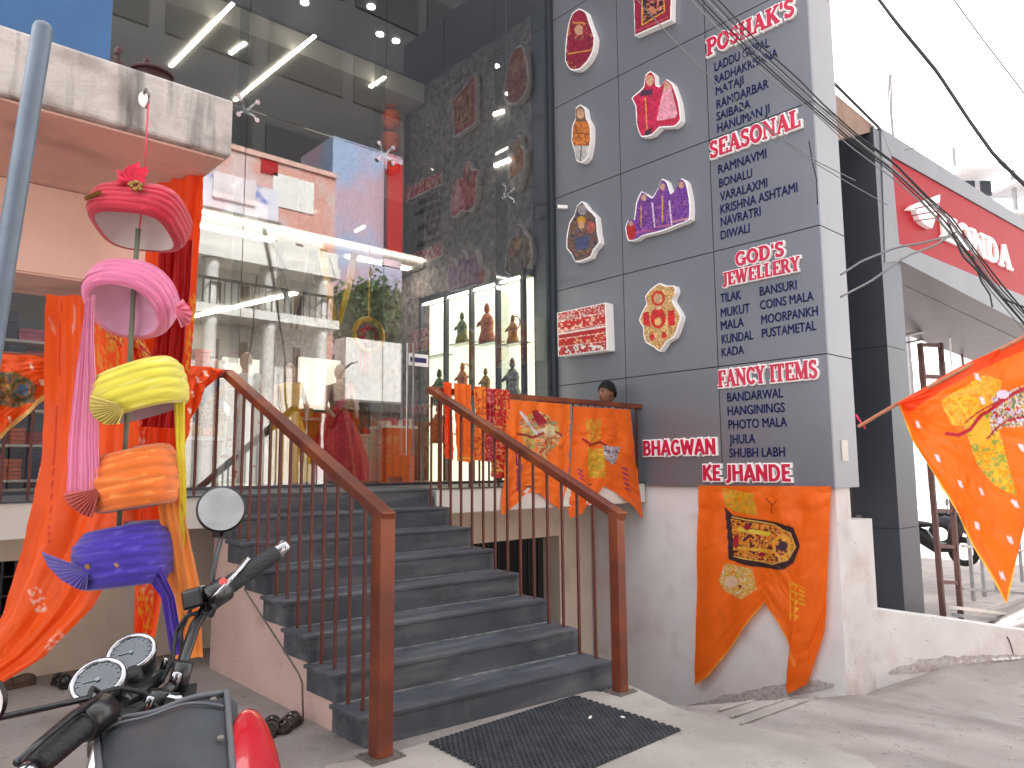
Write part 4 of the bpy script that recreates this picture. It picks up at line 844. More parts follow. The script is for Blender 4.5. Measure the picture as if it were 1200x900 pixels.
# ---------------------------------------------------------------- drapes
OR = (238, 54, 12); OR2 = (250, 110, 22)
def stretch(a, b): return crvu([(i/(len(a)-1), *p) for i, p in enumerate(a)])
La = [(58, 346), (55, 450), (50, 540), (38, 600), (22, 660), (4, 718), (-26, 770), (-50, 800)]
Ra = [(150, 346), (160, 440), (164, 540), (160, 610), (142, 660), (112, 710), (52, 770), (-6, 806)]
tooth = []
for k in range(34): tooth.append(('line', [(50-k*1.4, 545+k*5.2), (44-k*1.45, 548+k*5.2)], 1.6, (236, 190, 150)))
cloth('red_drape', zz(La), zz(Ra), 150, 60, ('D', lambda X, Y: 2.95-(Y-345)*.0009), (250, 92, 12),
      [('line', [(70, 352), (60, 640)], 1.2, (214, 26, 8)), ('word', 'BTS', 56, 715, -.25, -1, 13, (250, 190, 170)), ('word', 'BTS', 112, 688, .2, -1, 13, (250, 190, 170)), ('word', 'BTS', 66, 764, .6, -1, 12, (250, 190, 170)), ('line', [(88, 360), (87, 392)], 2, (250, 170, 150)), ('line', [(60, 372), (64, 392)], 2, (250, 150, 120)),
       ('busy', [(112, 380), (140, 380), (140, 440), (112, 450)], [None, (226, 160, 50), None], 3, 5)]+tooth, M_cloth, wr=.016, folds=(1.2, 3), along=True, seed=1, pin=False, label='large plain red drape blown to the lower left behind the turbans', cat='drape')
cloth('red_drape', zz([(186, 214), (172, 300), (166, 420), (160, 540), (156, 640), (155, 742)]), zz([(241, 203), (236, 280), (229, 380), (219, 500), (206, 620), (180, 758)]), 150, 40, ('D', 3.05), (250, 80, 14),
      [('busy', [(212, 350), (236, 340), (226, 440), (205, 440)], [(236, 150, 30), None, (240, 190, 60), None, None], 3.4, 7), ('word', 'BTS', 170, 520, .05, -1, 12, (250, 200, 180)), ('word', 'BTS', 178, 706, .1, -1, 12, (250, 200, 180)), ('busy', [(162, 690), (182, 690), (176, 752), (166, 752)], [None, (240, 170, 40), None], 2.5, 9), ('line', [(206, 620), (181, 757)], 2, (240, 160, 50))], M_cloth, wr=.014, folds=(1.5, 3), along=True, seed=4, pin=False, label='narrow red drape with gold print hanging right of the turban column', cat='drape')
cloth('pleated_sash', zz([(186, 284), (184, 380), (180, 440), (166, 500)]), zz([(226, 280), (222, 360), (214, 440), (206, 502)]), 60, 60, ('D', 2.86), (186, 16, 20), [], M_cloth, wr=.012, folds=(2, 4), along=True, pleat=.003, pk=11, seed=6, pin=False, label='dark red pleated sash hanging behind the pink turban', cat='sash')
cloth('gold_print_scarf', zz([(112, 378), (118, 430), (126, 470)]), zz([(160, 380), (188, 440), (196, 480)]), 50, 50, ('D', 2.90), (214, 60, 30), [('busy', [(100, 370), (200, 370), (200, 490), (100, 490)], [(214, 60, 30), (226, 170, 60), (190, 40, 26), (230, 190, 90), (214, 60, 30)], 4, 17)], M_cloth, wr=.015, folds=(2, 3), along=True, seed=8, pin=False, label='small scarf with busy gold print just under the pink turban', cat='scarf')

# ---------------------------------------------------------------- turbans strung on a pole
R0 = V(math.sin(YAW), -math.cos(YAW), 0); F0 = V(math.cos(YAW), math.sin(YAW), 0); Z0 = V(0, 0, 1)
def rotm(roll, pitch):
    a, b = math.radians(roll), math.radians(pitch)
    r = math.cos(a)*R0+math.sin(a)*Z0; z = -math.sin(a)*R0+math.cos(a)*Z0
    f = math.cos(b)*F0+math.sin(b)*z; z2 = -math.sin(b)*F0+math.cos(b)*z
    return r, f, z2
def turban(px, py, d, rx, ry, h, roll, pitch, c1, c2, nf, label, square=2.0, bulge=.12, lining=None, crown=True):
    C = U(px, py, d); r, f, z = rotm(roll, pitch)
    t = thing('turban', tuple(C-Z0*h*.6), label, 'turban', 'turbans strung on the hanging pole')
    n = 140
    prof = [(.86, -.5), (1.0, -.47), (1+bulge*.8, -.3), (1+bulge, -.1), (1+bulge, .1), (1+bulge*.85, .28), (1.0, .42), (.93, .49)]
    if crown: prof += [(.8, .52), (.5, .53), (.2, .54), (.03, .54)]
    pr = crvu([(i/(len(prof)-1), *p) for i, p in enumerate(prof)]); m_ = 70; T = np.linspace(0, 1, m_); Q = pr(T)
    th = np.linspace(0, 2*math.pi, n+1); ct, st_ = np.cos(th), np.sin(th)
    sx = np.sign(ct)*np.abs(ct)**(2/square); sy = np.sign(st_)*np.abs(st_)**(2/square)
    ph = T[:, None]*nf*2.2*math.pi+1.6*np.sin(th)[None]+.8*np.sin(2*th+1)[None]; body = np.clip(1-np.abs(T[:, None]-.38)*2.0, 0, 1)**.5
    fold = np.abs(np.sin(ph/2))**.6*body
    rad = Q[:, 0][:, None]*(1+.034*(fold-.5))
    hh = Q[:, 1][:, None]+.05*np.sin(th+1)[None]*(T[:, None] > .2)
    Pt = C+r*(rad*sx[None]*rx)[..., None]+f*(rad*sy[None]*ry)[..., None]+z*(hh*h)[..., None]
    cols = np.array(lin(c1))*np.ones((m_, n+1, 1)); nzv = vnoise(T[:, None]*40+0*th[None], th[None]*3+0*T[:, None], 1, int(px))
    cols = cols*(.85+.3*nzv)[..., None]*(.8+.3*fold)[..., None]  # creases between the folds are shaded darker in the colour
    k = (nzv > .82)[..., None]; cols = np.where(k, np.array(lin(c2)), cols)
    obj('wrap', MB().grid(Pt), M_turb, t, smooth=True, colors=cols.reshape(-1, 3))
    a = np.linspace(0, 1, 12)[:, None]; rad = .86*(1-a*.98); P2 = C+r*(rad*sx[None]*rx)[..., None]+f*(rad*sy[None]*ry)[..., None]+z*((-.5+.72*np.sqrt(a))*h*np.ones_like(sx)[None])[..., None]
    obj('lining', MB().grid(P2), mat('lining_%d' % px, lining or (170, 150, 160), .9, var=.06, scale=8), t, smooth=True)
    return t, C, r, f, z
def fan(t, hub, tips, c1, c2, d, n=11, label=None):
    """pleated fan from a hub pixel to an arc of tip pixels"""
    tp_ = crvu([(i/(len(tips)-1), *p) for i, p in enumerate(tips)]); m_ = n*2+1; P = np.zeros((m_, 8, 3)); cc = np.zeros((m_, 8, 3))
    for i in range(m_):
        tt = tp_(np.array([i/(m_-1)]))[0]
        for j in range(8):
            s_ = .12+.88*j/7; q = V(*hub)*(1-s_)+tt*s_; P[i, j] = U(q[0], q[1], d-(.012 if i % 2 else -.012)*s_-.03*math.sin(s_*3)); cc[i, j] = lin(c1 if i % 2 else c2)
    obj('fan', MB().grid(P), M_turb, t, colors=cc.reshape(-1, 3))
def tail(t, A, B, d, c, seed, pk=6, pl=.003, ops=(), wr=.012):
    cloth('tail', zz(A), zz(B), 90, 60, ('D', d), c, list(ops), M_turb, wr=wr*.4, folds=(2, 3), along=True, pleat=pl*.8, pk=pk, seed=seed, pin=False, parent=t)
DT = 2.6
st1, st2 = U(171, 228, DT+.02), U(137, 626, DT+.02)
t = thing('hanging_pole', tuple(st2), 'thin grey green cane threaded through five turbans on a pink string', 'pole')
obj('cane', MB().tube([U(162, 268, DT), U(157, 330, DT), U(152, 430, DT), U(147, 520, DT), U(139, 618, DT)], .0085, 10), mat('cane_green', (112, 122, 104), .6, var=.15, scale=20, sx=(1, 1, .2)), t, smooth=True)
obj('string', MB().tube([hk+V(.004, -.05, -.03), U(171, 170, DT-.02), U(169, 222, DT), U(163, 270, DT)], .0028, 6), mat('pink_string', (214, 60, 90), .7), t)
obj('tag', MB().bar(U(135, 660, DT-.14), U(139, 664, DT-.14), .012, .01), Mg, t)
# 1 maroon with rosette
t, C, r, f, z = turban(165, 254, DT, .140, .115, .135, -5, -22, (190, 12, 50), (210, 40, 70), 12, 'crimson boxy turban with a cloth rosette, topmost on the pole', square=3.4, bulge=.1, lining=(196, 184, 180))
mb = MB(); P0 = C-f*.115+z*.04
for k in range(13):
    a = k/13*2*math.pi; L_ = random.uniform(.05, .075); tipv = P0+r*(math.cos(a)*L_)+z*(math.sin(a)*L_*.8+.03)-f*random.uniform(.0, .03)
    w_ = (-r*math.sin(a)+z*math.cos(a))*.022; mb.add([P0-f*.012, P0+w_-f*.02+(tipv-P0)*.5, tipv, P0-w_-f*.004+(tipv-P0)*.5], [(0, 1, 2, 3)])
obj('rosette', mb, mat('rosette_cloth', (206, 20, 60), .7, var=.2, scale=30), t)
mb = MB()
for k in range(14): q = P0+r*(.035+random.uniform(-.02, .025))-z*(.03+random.uniform(-.02, .02))-f*.03; mb.ell(q, r*.008, f*.006, z*.008, 6, 4)
obj('brooch', mb, mat('dull_gold', (120, 90, 40), .35, metal=.8, var=.3, scale=40), t)
obj('gold_band', MB().bar(C-r*.13-f*.115-z*.035, C-r*.07-f*.14-z*.022, .004, .014), mat('dull_gold', (120, 90, 40)), t)
# 2 pink
t, *_ = turban(154, 350, DT, .130, .13, .14, -3, -40, (232, 122, 168), (240, 150, 188), 11, 'pink turban with a long pleated tail, second from the top', square=2.3, bulge=.14, lining=(214, 160, 190))
tail(t, [(101, 350), (96, 400), (90, 440), (82, 520), (79, 588)], [(112, 346), (110, 400), (114, 460), (116, 520), (120, 582)], DT-.12, (250, 168, 204), 2, pk=9, pl=.005)
fan(t, (204, 362), [(214, 350), (226, 366), (222, 380), (212, 384)], (214, 60, 110), (236, 120, 150), DT-.02, 6)
# 3 yellow
t, *_ = turban(163, 458, DT, .140, .125, .165, 17, 2, (232, 220, 74), (244, 236, 130), 9, 'bright yellow turban tilted up to the right, third from the top', square=2.4, bulge=.12)
fan(t, (146, 476), [(106, 462), (104, 478), (110, 490), (124, 498), (140, 497)], (236, 222, 80), (206, 184, 50), DT-.15, 12)
tail(t, [(204, 462), (206, 520), (210, 580), (212, 640)], [(217, 458), (217, 520), (219, 580), (217, 642)], DT+.02, (238, 222, 60), 5, pk=3)
# 4 orange
t, *_ = turban(158, 562, DT, .132, .12, .20, 9, 0, (238, 118, 34), (246, 150, 70), 10, 'orange turban partly behind the pink tail, fourth from the top', square=2.4)
fan(t, (118, 572), [(74, 578), (80, 592), (94, 602), (108, 607)], (226, 70, 36), (200, 50, 30), DT-.12, 9)
tail(t, [(184, 566), (190, 620), (198, 680), (204, 772)], [(204, 556), (222, 620), (236, 690), (238, 770)], DT+.02, (238, 140, 56), 7, pk=3)
# 5 purple
t, *_ = turban(146, 652, DT, .136, .12, .205, 6, -4, (62, 40, 168), (92, 70, 190), 13, 'deep violet blue turban with a pleated fan, lowest on the pole', square=2.2, bulge=.2)
fan(t, (104, 668), [(48, 646), (56, 664), (72, 680), (90, 690), (102, 692)], (104, 72, 214), (66, 42, 170), DT-.13, 12)
tail(t, [(170, 672), (190, 700), (196, 735), (202, 768)], [(190, 664), (206, 700), (212, 735), (219, 766)], DT-.06, (74, 40, 160), 9, pk=4)
obj('badge', MB().disc(U(103, 664, DT-.17), -F0, .009, .006, 10), MATS['dull_gold'], t)

# ---------------------------------------------------------------- flags
FO = (255, 112, 8)
def dots(P, c=(250, 222, 200), s=3.2): return [('poly', [(x-s, y-s*1.3), (x+s*.4, y-s), (x+s, y+s*1.3), (x-s*.3, y+s)], c) for x, y in P]
# big swallowtail hanging under the sign
A = crvu([(0, 818, 569), (1, 973, 570)]); B = crvu([(0, 815, 803), (.08, 832, 792), (.25, 858, 756), (.42, 882, 722), (.52, 897, 706), (.6, 910, 725), (.7, 922, 750), (.78, 934, 784), (.82, 922, 806), (.85, 924, 813), (.93, 945, 802), (1, 966, 738)])
gy = (206, 170, 40)
ops = [('busy', [(846, 572), (884, 578), (888, 604), (860, 600), (850, 592)], [(230, 170, 30), (250, 140, 20), gy, (210, 150, 40)], 3, 51),
       ('poly', [(849, 594), (858, 604), (912, 612), (930, 618), (938, 640), (930, 660), (918, 668), (880, 664), (854, 656)], (62, 34, 40)),
       ('busy', [(855, 608), (910, 617), (926, 624), (932, 640), (924, 656), (900, 660), (860, 650)], [(240, 160, 40), (226, 120, 40), (150, 20, 50), (240, 200, 70), (250, 130, 30), (90, 40, 40)], 3.2, 52),
       ('line', [(857, 606), (908, 615), (926, 625), (932, 641), (923, 656), (905, 661), (860, 652)], 1.6, (240, 190, 90)), ('line', [(866, 620), (900, 626)], 5, (236, 206, 70)), ('line', [(866, 642), (900, 646)], 4, (240, 180, 60)),
       ('ring', 917, 640, 10, 14, .25, (236, 170, 60)), ('ell', 918, 640, 5, 6, (70, 44, 60)), ('ell', 876, 618, 4, 3, (170, 16, 60)), ('ell', 892, 650, 4, 3, (170, 20, 50)), ('ell', 862, 634, 3.5, 8, (180, 30, 50)),
       ('busy', [(850, 660), (880, 666), (886, 690), (870, 702), (850, 694), (843, 680)], [(220, 170, 60), (230, 210, 170), (240, 150, 40), gy, (226, 190, 120)], 2.8, 53), ('ell', 857, 682, 8, 7, (232, 200, 170)), ('ell', 868, 687, 2, 2, (120, 30, 20)),
       ('line', [(898, 584), (906, 592), (912, 586)], 1.6, (170, 60, 20)), ('line', [(905, 590), (904, 602)], 1.4, (170, 60, 20))]
for k in range(5): ops += [('line', [(928, 684+k*9), (936, 686+k*9), (932, 690+k*9)], 1.7, (250, 190, 40)), ('line', [(926, 682+k*9), (926, 689+k*9)], 1.4, (250, 190, 40)), ('line', [(938, 686+k*5), (943, 689+k*5)], 1.5, (250, 190, 40))]
Bc = B(np.linspace(0, 1, 40)); ops.append(('line', [tuple(p) for p in Bc[:21]], 3, (255, 176, 60))); ops.append(('line', [tuple(p) for p in Bc[20:31]], 2.4, (255, 170, 60)))
cloth('swallowtail_flag', A, B, 190, 250, ('X', X0-.03), FO, ops, M_cloth, wr=.022, wdir=(-1, 0, 0), folds=(1.5, 4), seed=2, pin=False, label='big orange swallowtail flag with a framed deity print, hanging under KE JHANDE', cat='flag')
# two swallowtail flags on the landing rail
hero = lambda x, y, s, sd: [('busy', [(x-14*s, y-8*s), (x-2*s, y-16*s), (x+14*s, y-6*s), (x+16*s, y+6*s), (x+4*s, y+22*s), (x-12*s, y+12*s)], [(190, 190, 90), None, (216, 200, 190), (200, 170, 60), (170, 60, 60), None, (150, 160, 120)], 2.6*s, sd),
    ('line', [(x-16*s, y+2*s), (x-4*s, y+5*s), (x+8*s, y-2*s), (x+16*s, y+3*s)], 1.8*s, (160, 20, 40)), ('poly', [(x-6*s, y-15*s), (x-1*s, y-16*s), (x+5*s, y-6*s), (x, y-4*s)], (160, 20, 44)), ('ell', x+7*s, y, 5*s, 5*s, (220, 206, 160)), ('line', [(x-14*s, y-14*s), (x-8*s, y-6*s), (x-2*s, y+2*s)], 2.2*s, (214, 210, 214))]
A = crvu([(0, 595, 468), (1, 669, 474)]); B = crvu([(0, 587, 604), (.15, 597, 598), (.3, 608, 584), (.45, 622, 577), (.55, 632, 578), (.75, 648, 592), (.88, 659, 600), (1, 665, 562)])
cloth('swallowtail_flag', A, B, 120, 150, ('Y', YR-.07), (255, 118, 14), hero(632, 505, 1.55, 61)+[('line', [(605, 530), (606, 545)], 2, (150, 40, 110)), ('line', [(606, 550), (605, 575)], 2, (170, 50, 100)), ('line', [(610, 545), (608, 565)], 1.6, (150, 40, 110))], M_cloth, wr=.025, wdir=(0, -1, 0), folds=(2, 4), seed=12, label='left of two orange swallowtail flags on the landing rail, with a running figure print', cat='flag')
A = crvu([(0, 671, 476), (1, 738, 480)]); B = crvu([(0, 668, 608), (.2, 680, 602), (.45, 697, 585), (.55, 706, 569), (.7, 722, 577), (.85, 738, 592), (.95, 754, 608), (1, 753, 590)])
cloth('swallowtail_flag', A, B, 120, 150, ('Y', YR-.07), (255, 112, 10), [('busy', [(686, 492), (704, 490), (704, 522), (686, 518)], [(230, 180, 50), (255, 112, 10), (210, 150, 40)], 2, 65), ('line', [(683, 515), (690, 522), (704, 518), (714, 526)], 2.6, (170, 20, 30)), ('busy', [(706, 522), (727, 524), (720, 545), (706, 538)], [(210, 205, 215), (150, 150, 170), (220, 200, 190), (120, 110, 130)], 2.4, 66), ('busy', [(686, 524), (706, 526), (708, 560), (690, 560)], [(230, 190, 50), (240, 150, 30), (200, 170, 40)], 2.6, 67)]
      + [('line', [(728+k*.9, 548+k*6), (733+k, 551+k*6)], 2, (176, 50, 110)) for k in range(5)]+[('line', [(677+k*.8, 550+k*5), (681+k, 553+k*5)], 1.8, (176, 50, 110)) for k in range(3)], M_cloth, wr=.025, wdir=(0, -1, 0), folds=(2, 3), seed=17, label='right of two orange swallowtail flags on the landing rail, near the crouching man', cat='flag')
# narrow scarves over the rail
for i, (x0, x1, y1, bc, pal, lb) in enumerate([(519, 530, 537, (252, 84, 12), None, 'plain orange scarf, leftmost over the rail corner'), (532, 552, 540, (255, 112, 14), None, 'second narrow orange scarf from the rail corner'), (555, 571, 539, (255, 128, 20), [(255, 128, 20), (190, 60, 60), (255, 128, 20), (255, 140, 40)], 'orange scarf with small violet marks before the red ones'), (570, 580, 540, (190, 24, 50), [(190, 24, 50), (216, 120, 120), (170, 20, 40)], 'slim pinkish red printed scarf between orange and red'), (577, 596, 559, (206, 22, 26), [(206, 22, 26), (190, 16, 20), (230, 170, 90), (214, 30, 30)], 'longest red scarf with gold lettering pattern on the rail')]):
    T0 = 447+(x0-519)*.14
    ops = [('busy', [(x0-9, 400), (x1+9, 400), (x1+9, 600), (x0-9, 600)], pal, 2.6, 70+i)] if pal else []
    if i == 4: ops += [('line', [(x0-4, y1-9), (x1, y1-7)], 2.5, (240, 190, 80))]+[('line', [(x0+1, 500+k*14), (x1-2, 501+k*14)], 1, (230, 170, 90)) for k in range(4)]
    if i == 1: ops += [('line', [(x0, y1-3), (x1, y1-3)], 2, (250, 190, 60))]
    cloth('rail_scarf', crvu([(0, x0, T0), (1, x1, T0+2)]), crvu([(0, x0+(3 if i < 2 else -1), y1), (1, x1, y1+2)]), 36, 90, ('Y', YR-.055-.012*(i % 2)), bc, ops, M_cloth, wr=.02, wdir=(0, -1, 0), folds=(1.5, 2.5), seed=20+i, label=lb, cat='scarf', group='scarves laid over the landing rail')
# flag on the left rail + corner flag
cloth('pennant_flag', crvu([(0, -30, 412), (1, 55, 418)]), crvu([(0, -30, 540), (.35, 0, 515), (.7, 30, 487), (1, 55, 466)]), 80, 80, ('Y', YR-.06), (252, 92, 14),
      [('busy', [(-20, 436), (20, 436), (44, 450), (42, 470), (20, 478), (-20, 474)], [(190, 140, 50), (90, 80, 80), (80, 110, 110), (200, 100, 50), (130, 120, 40)], 2.8, 81), ('ring', 26, 457, 14, 14, .3, (100, 90, 60)), ('ell', 26, 457, 6, 7, (90, 110, 140)), ('line', [(-30, 538), (0, 512), (30, 484), (54, 463)], 5, (236, 190, 110))]+dots([(36, 430), (50, 448), (12, 492)]), M_cloth, wr=.04, wdir=(0, -1, 0), folds=(2, 3), seed=31, label='orange flag with an oval deity print on the rail at the far left', cat='flag')
cloth('pennant_flag', crvu([(0, 217, 428), (.6, 246, 430), (1, 262, 434)]), crvu([(0, 216, 520), (.3, 224, 492), (.7, 240, 455), (1, 260, 438)]), 50, 50, ('Y', YR-.06), (252, 84, 12), dots([(232, 445), (226, 462), (222, 482), (240, 438)], s=3), M_cloth, wr=.03, wdir=(0, -1, 0), folds=(2, 3), seed=33, label='orange pennant with white specks at the top corner of the stair rail', cat='flag')
# big flag on a slanting stick, right edge
FD = 3.4
A = crvu([(0, 1050, 473), (.4, 1140, 422), (.62, 1200, 395), (1, 1300, 348)]); B = crvu([(0, 1051, 476), (.2, 1084, 540), (.4, 1118, 600), (.6, 1150, 660), (.72, 1170, 698), (.745, 1176, 708), (.78, 1183, 680), (.85, 1196, 620), (1, 1240, 470)])
ops = [('poly', [(1045, 474), (1140, 418), (1300, 345), (1300, 366), (1140, 437), (1062, 484)], (250, 70, 6)),
       ('busy', [(1104, 470), (1150, 440), (1172, 446), (1170, 470), (1140, 500), (1116, 498)], [(240, 180, 40), (255, 140, 20), (226, 170, 50)], 3.2, 91), ('busy', [(1130, 500), (1160, 480), (1170, 500), (1180, 540), (1188, 580), (1168, 570), (1144, 540)], [(240, 190, 40), (255, 150, 20), (230, 180, 60), (150, 160, 60)], 3.4, 92),
       ('busy', [(1160, 466), (1200, 452), (1215, 470), (1200, 500), (1176, 500), (1160, 512)], [(200, 196, 214), (190, 30, 40), (150, 150, 110), (220, 210, 220), (230, 180, 60), (110, 120, 100)], 3, 93), ('ell', 1150, 506, 12, 16, (236, 176, 44)), ('line', [(1112, 508), (1124, 510), (1138, 502), (1150, 486), (1180, 466), (1204, 454)], 4.5, (176, 14, 40)), ('line', [(1130, 496), (1150, 480), (1176, 466)], 2, (170, 30, 40)), ('line', [(1156, 514), (1170, 500), (1182, 492), (1204, 488)], 2.4, (170, 20, 36)), ('line', [(1108, 478), (1120, 498)], 1.6, (240, 200, 60)), ('line', [(1122, 466), (1134, 488)], 1.4, (240, 200, 60)), ('ell', 1175, 462, 9, 5, (222, 206, 224))] + dots([(1077, 497), (1099, 537), (1143, 442), (1123, 567), (1150, 576), (1186, 590), (1145, 616), (1180, 632), (1172, 674), (1195, 525), (1148, 470)], (246, 214, 220), 3.6)
Bc = B(np.linspace(0, 1, 60)); ops += [('line', [tuple(p) for p in Bc[:45]], 4, (255, 186, 60)), ('line', [tuple(p) for p in Bc[44:]], 3.5, (255, 186, 60))]
t = thing('stick_flag', tuple(U(1010, 497, FD+.5)), 'large orange pennant on a slanting stick blowing out at the right edge', 'flag')
cloth('flag_cloth', A, B, 220, 200, ('D', lambda X, Y: FD-(X-1050)*.0016), FO, ops, M_cloth, wr=.02, folds=(1, 2.5), seed=41, along=False, pin=False, parent=t)
st0, st1_ = U(1006, 500, FD+.12), U(1300, 342, FD-.4)
obj('stick', MB().tube([st0, U(1050, 474, FD+.02), st1_], [.008, .009, .009], 10), mat('bare_wood', (170, 110, 80), .7, var=.2, scale=20), t)
obj('tie', MB().tube([U(1003, 486, FD+.15), U(1010, 497, FD+.12), U(1014, 502, FD+.12)], .005, 6), mat('pink_cord', (200, 30, 80), .7), t)
# ---------------------------------------------------------------- motorbike showroom next door
dH = V(math.cos(math.radians(-2.6)), math.sin(math.radians(-2.6)), 0); PH = V(9.7, 3.5, 0); nH = V(-dH[1], dH[0], 0)
def onH(px, py, back=0.0):
    r = ray(px, py); return CAMP+r*((nH@(PH-nH*0+nH*back))/(nH@r))
sh = thing('showroom_building', (11, 4, -.7), 'grey clad motorbike showroom front with a red name fascia', 'building')
def slabH(P, d0, d1, name, m, parent=sh, **k):
    """polygon given on the showroom plane, extruded from offset d0 to d1 behind it"""
    a = [onH(*p) for p in P]; n = len(a); mb = MB()
    mb.add([p+nH*d0 for p in a]+[p+nH*d1 for p in a], [tuple(range(n)), tuple(range(n, 2*n))[::-1]]+[(i, (i+1) % n, (i+1) % n+n, i+n) for i in range(n)])
    return obj(name, mb, m, parent, **k)
M_clad = mat('showroom_grey', (126, 128, 134), .45, metal=.2, var=.05, scale=2)
M_redf = layer(mat('red_fascia', (164, 8, 22), .5, spec=.15, var=.04, scale=1.5), (180, 30, 44), 1.2, .55, .85, fac=.4)
c0, c1, c2_ = onH(1031, 300), onH(1052, 300), onH(1079, 717)
xc0 = onY(1056, 650, 3.5)[0]
zt_ = onY(1025, 150, 3.5)[2]
for z0, z1 in ((-1.2, .75), (.757, 2.95), (2.957, zt_)):
    obj('pillar_panel', MB().box((xc0, 3.5, z0), (xc0+.62, 4.75, z1)), M_acmd, sh)
obj('pillar_core', MB().box((xc0+.02, 3.52, -1.2), (xc0+.6, 4.7, zt_-.02)), M_dark, sh)
q = onX(1012, 640, xc0)[1]
obj('drain_pipe', MB().tube([V(xc0-.08, q, -.6), V(xc0-.08, q, .9)], .035, 10), M_plate, sh)
slabH([(1030, 150), (1200, 258), (1330, 340), (1330, 344), (1200, 271), (1043, 183)], -.02, .4, 'fascia_top', M_clad)
slabH([(1031, 152), (1043, 184), (1052, 285), (1054, 306), (1036, 308)], -.018, .4, 'fascia_side', M_clad)
slabH([(1052, 286), (1200, 347.5), (1330, 401.5), (1330, 449), (1200, 381), (1054, 306)], -.019, .4, 'fascia_bottom', M_clad)
slabH([(1043.5, 184), (1200, 271.5), (1330, 344.5), (1330, 401), (1200, 347), (1051.5, 285.5)], 0, .38, 'red_fascia', M_redf)
a, b = onH(1054, 306), onH(1330, 449)
obj('soffit', MB().hexa([a+nH*.41, b+nH*.41, b+nH*1.7, a+nH*1.7], [a+nH*.41+V(0, 0, .05), b+nH*.41+V(0, 0, .05), b+nH*1.7+V(0, 0, .05), a+nH*1.7+V(0, 0, .05)]), M_clad, sh)
M_brown = mat('brown_wall', (150, 128, 116), .9, var=.12, scale=5)
slabH([(960, 92), (1027, 148), (1027, 153), (990, 161), (960, 175)], .02, .2, 'side_gable', M_brown)
obj('gable_edge', MB().tube([onH(960, 84), onH(978, 98), onH(1028, 150)-nH*.02], .018, 8), M_acmd, sh)
for i in range(4):
    a = onY(987, 172+i*14, 5.2); obj('vent_louvre', MB().box((a[0]-.12, 5.2, a[2]-.05), (a[0]+.12, 5.5, a[2]+.03)), M_acmd, sh)
# lettering and wing emblem
pl_, pr_ = onH(1101, 279), onH(1184, 317); Hh = onH(1100, 250)[2]-pl_[2]; ex = (pr_-pl_); tot = sum(GL[c][0] for c in 'HONDA'); x = 0
for c in 'HONDA':
    F = lambda a, b, d, x=x: pl_+ex*((x+a)/tot)+V(0, 0, b*Hh)-nH*(d+.0)
    obj('fascia_letter', strokes(c, F, 0.0, .035, .03), M_white, sh); x += GL[c][0]
Z3 = lambda P: [(1000+x_/3.46, 140+y_/3.46) for x_, y_ in P]
for P in ([(226, 350), (331, 310), (329, 343), (229, 364)], [(231, 369), (327, 349), (322, 374), (237, 388)], [(240, 393), (320, 380), (313, 402), (247, 411)], [(252, 416), (311, 408), (298, 446), (268, 430)], [(204, 370), (224, 352), (227, 372)]):
    slabH(Z3(P), -.07, 0, 'wing_feather', M_white)
# things under the fascia: laced steel columns, pipes, hanging sheet
M_iron = layer(mat('brown_iron', (96, 66, 62), .7, var=.15, scale=10), (130, 80, 60), 18, .6, .75, fac=.5)
t = thing('laced_column', tuple(V(*onY(1115, 722, 4.4)[:2], -.7)), 'brown iron laced double column standing behind the low wall', 'column')
for (a, b) in (((1078, 402), (1106, 730)), ((1102, 402), (1127, 735))):
    obj('upright', MB().bar(onY(*b, 4.4), onY(*a, 4.4), .075, .08), M_iron, t)
for y in (404, 441, 598, 640, 682): x0 = 1078+(y-402)*.0854; obj('lacing', MB().bar(onY(x0, y, 4.41), onY(x0+23, y+1, 4.41), .05, .06), M_iron, t)
M_zinc = mat('zinc', (170, 170, 172), .5, metal=.5)
for i, (P, Y_, r_, m_, lb) in enumerate([([(1058, 358), (1124, 353)], 4.6, .02, mat('orange_pipe', (210, 110, 80), .6), 'thin orange horizontal pipe under the grey soffit'), ([(1060, 393), (1110, 383), (1166, 370)], 4.7, .03, M_zinc, 'upper zinc rail behind the laced column'), ([(1060, 402), (1120, 390), (1215, 377)], 4.9, .02, M_plate, 'lower zinc rail behind the laced column'),
    ([(1091, 342), (1097, 382)], 4.5, .025, M_iron, 'short dark red hanging rod under the soffit'), ([(1110, 350), (1115, 430)], 4.5, .018, M_white, 'white hanging conduit under the soffit'), ([(1124, 380), (1129, 432)], 4.8, .02, M_iron, 'brown post behind the zinc rails'), ([(1173, 371), (1177, 402)], 4.8, .018, M_iron, 'short post near the right end of the zinc rails')]):
    obj('steel_pipe', MB().tube([onY(*p, Y_) for p in P], r_, 8), m_, label=lb, cat='pipe')
a, b, c, d = onY(1062, 356, 4.9), onY(1108, 350, 4.9), onY(1112, 386, 4.9), onY(1086, 392, 4.9)
obj('hanging_sheet', MB().hexa([a, b, c, d], [p+V(0, .02, 0) for p in (a, b, c, d)]), M_clad, label='slanting grey metal sheet hanging under the soffit', cat='metal sheet')
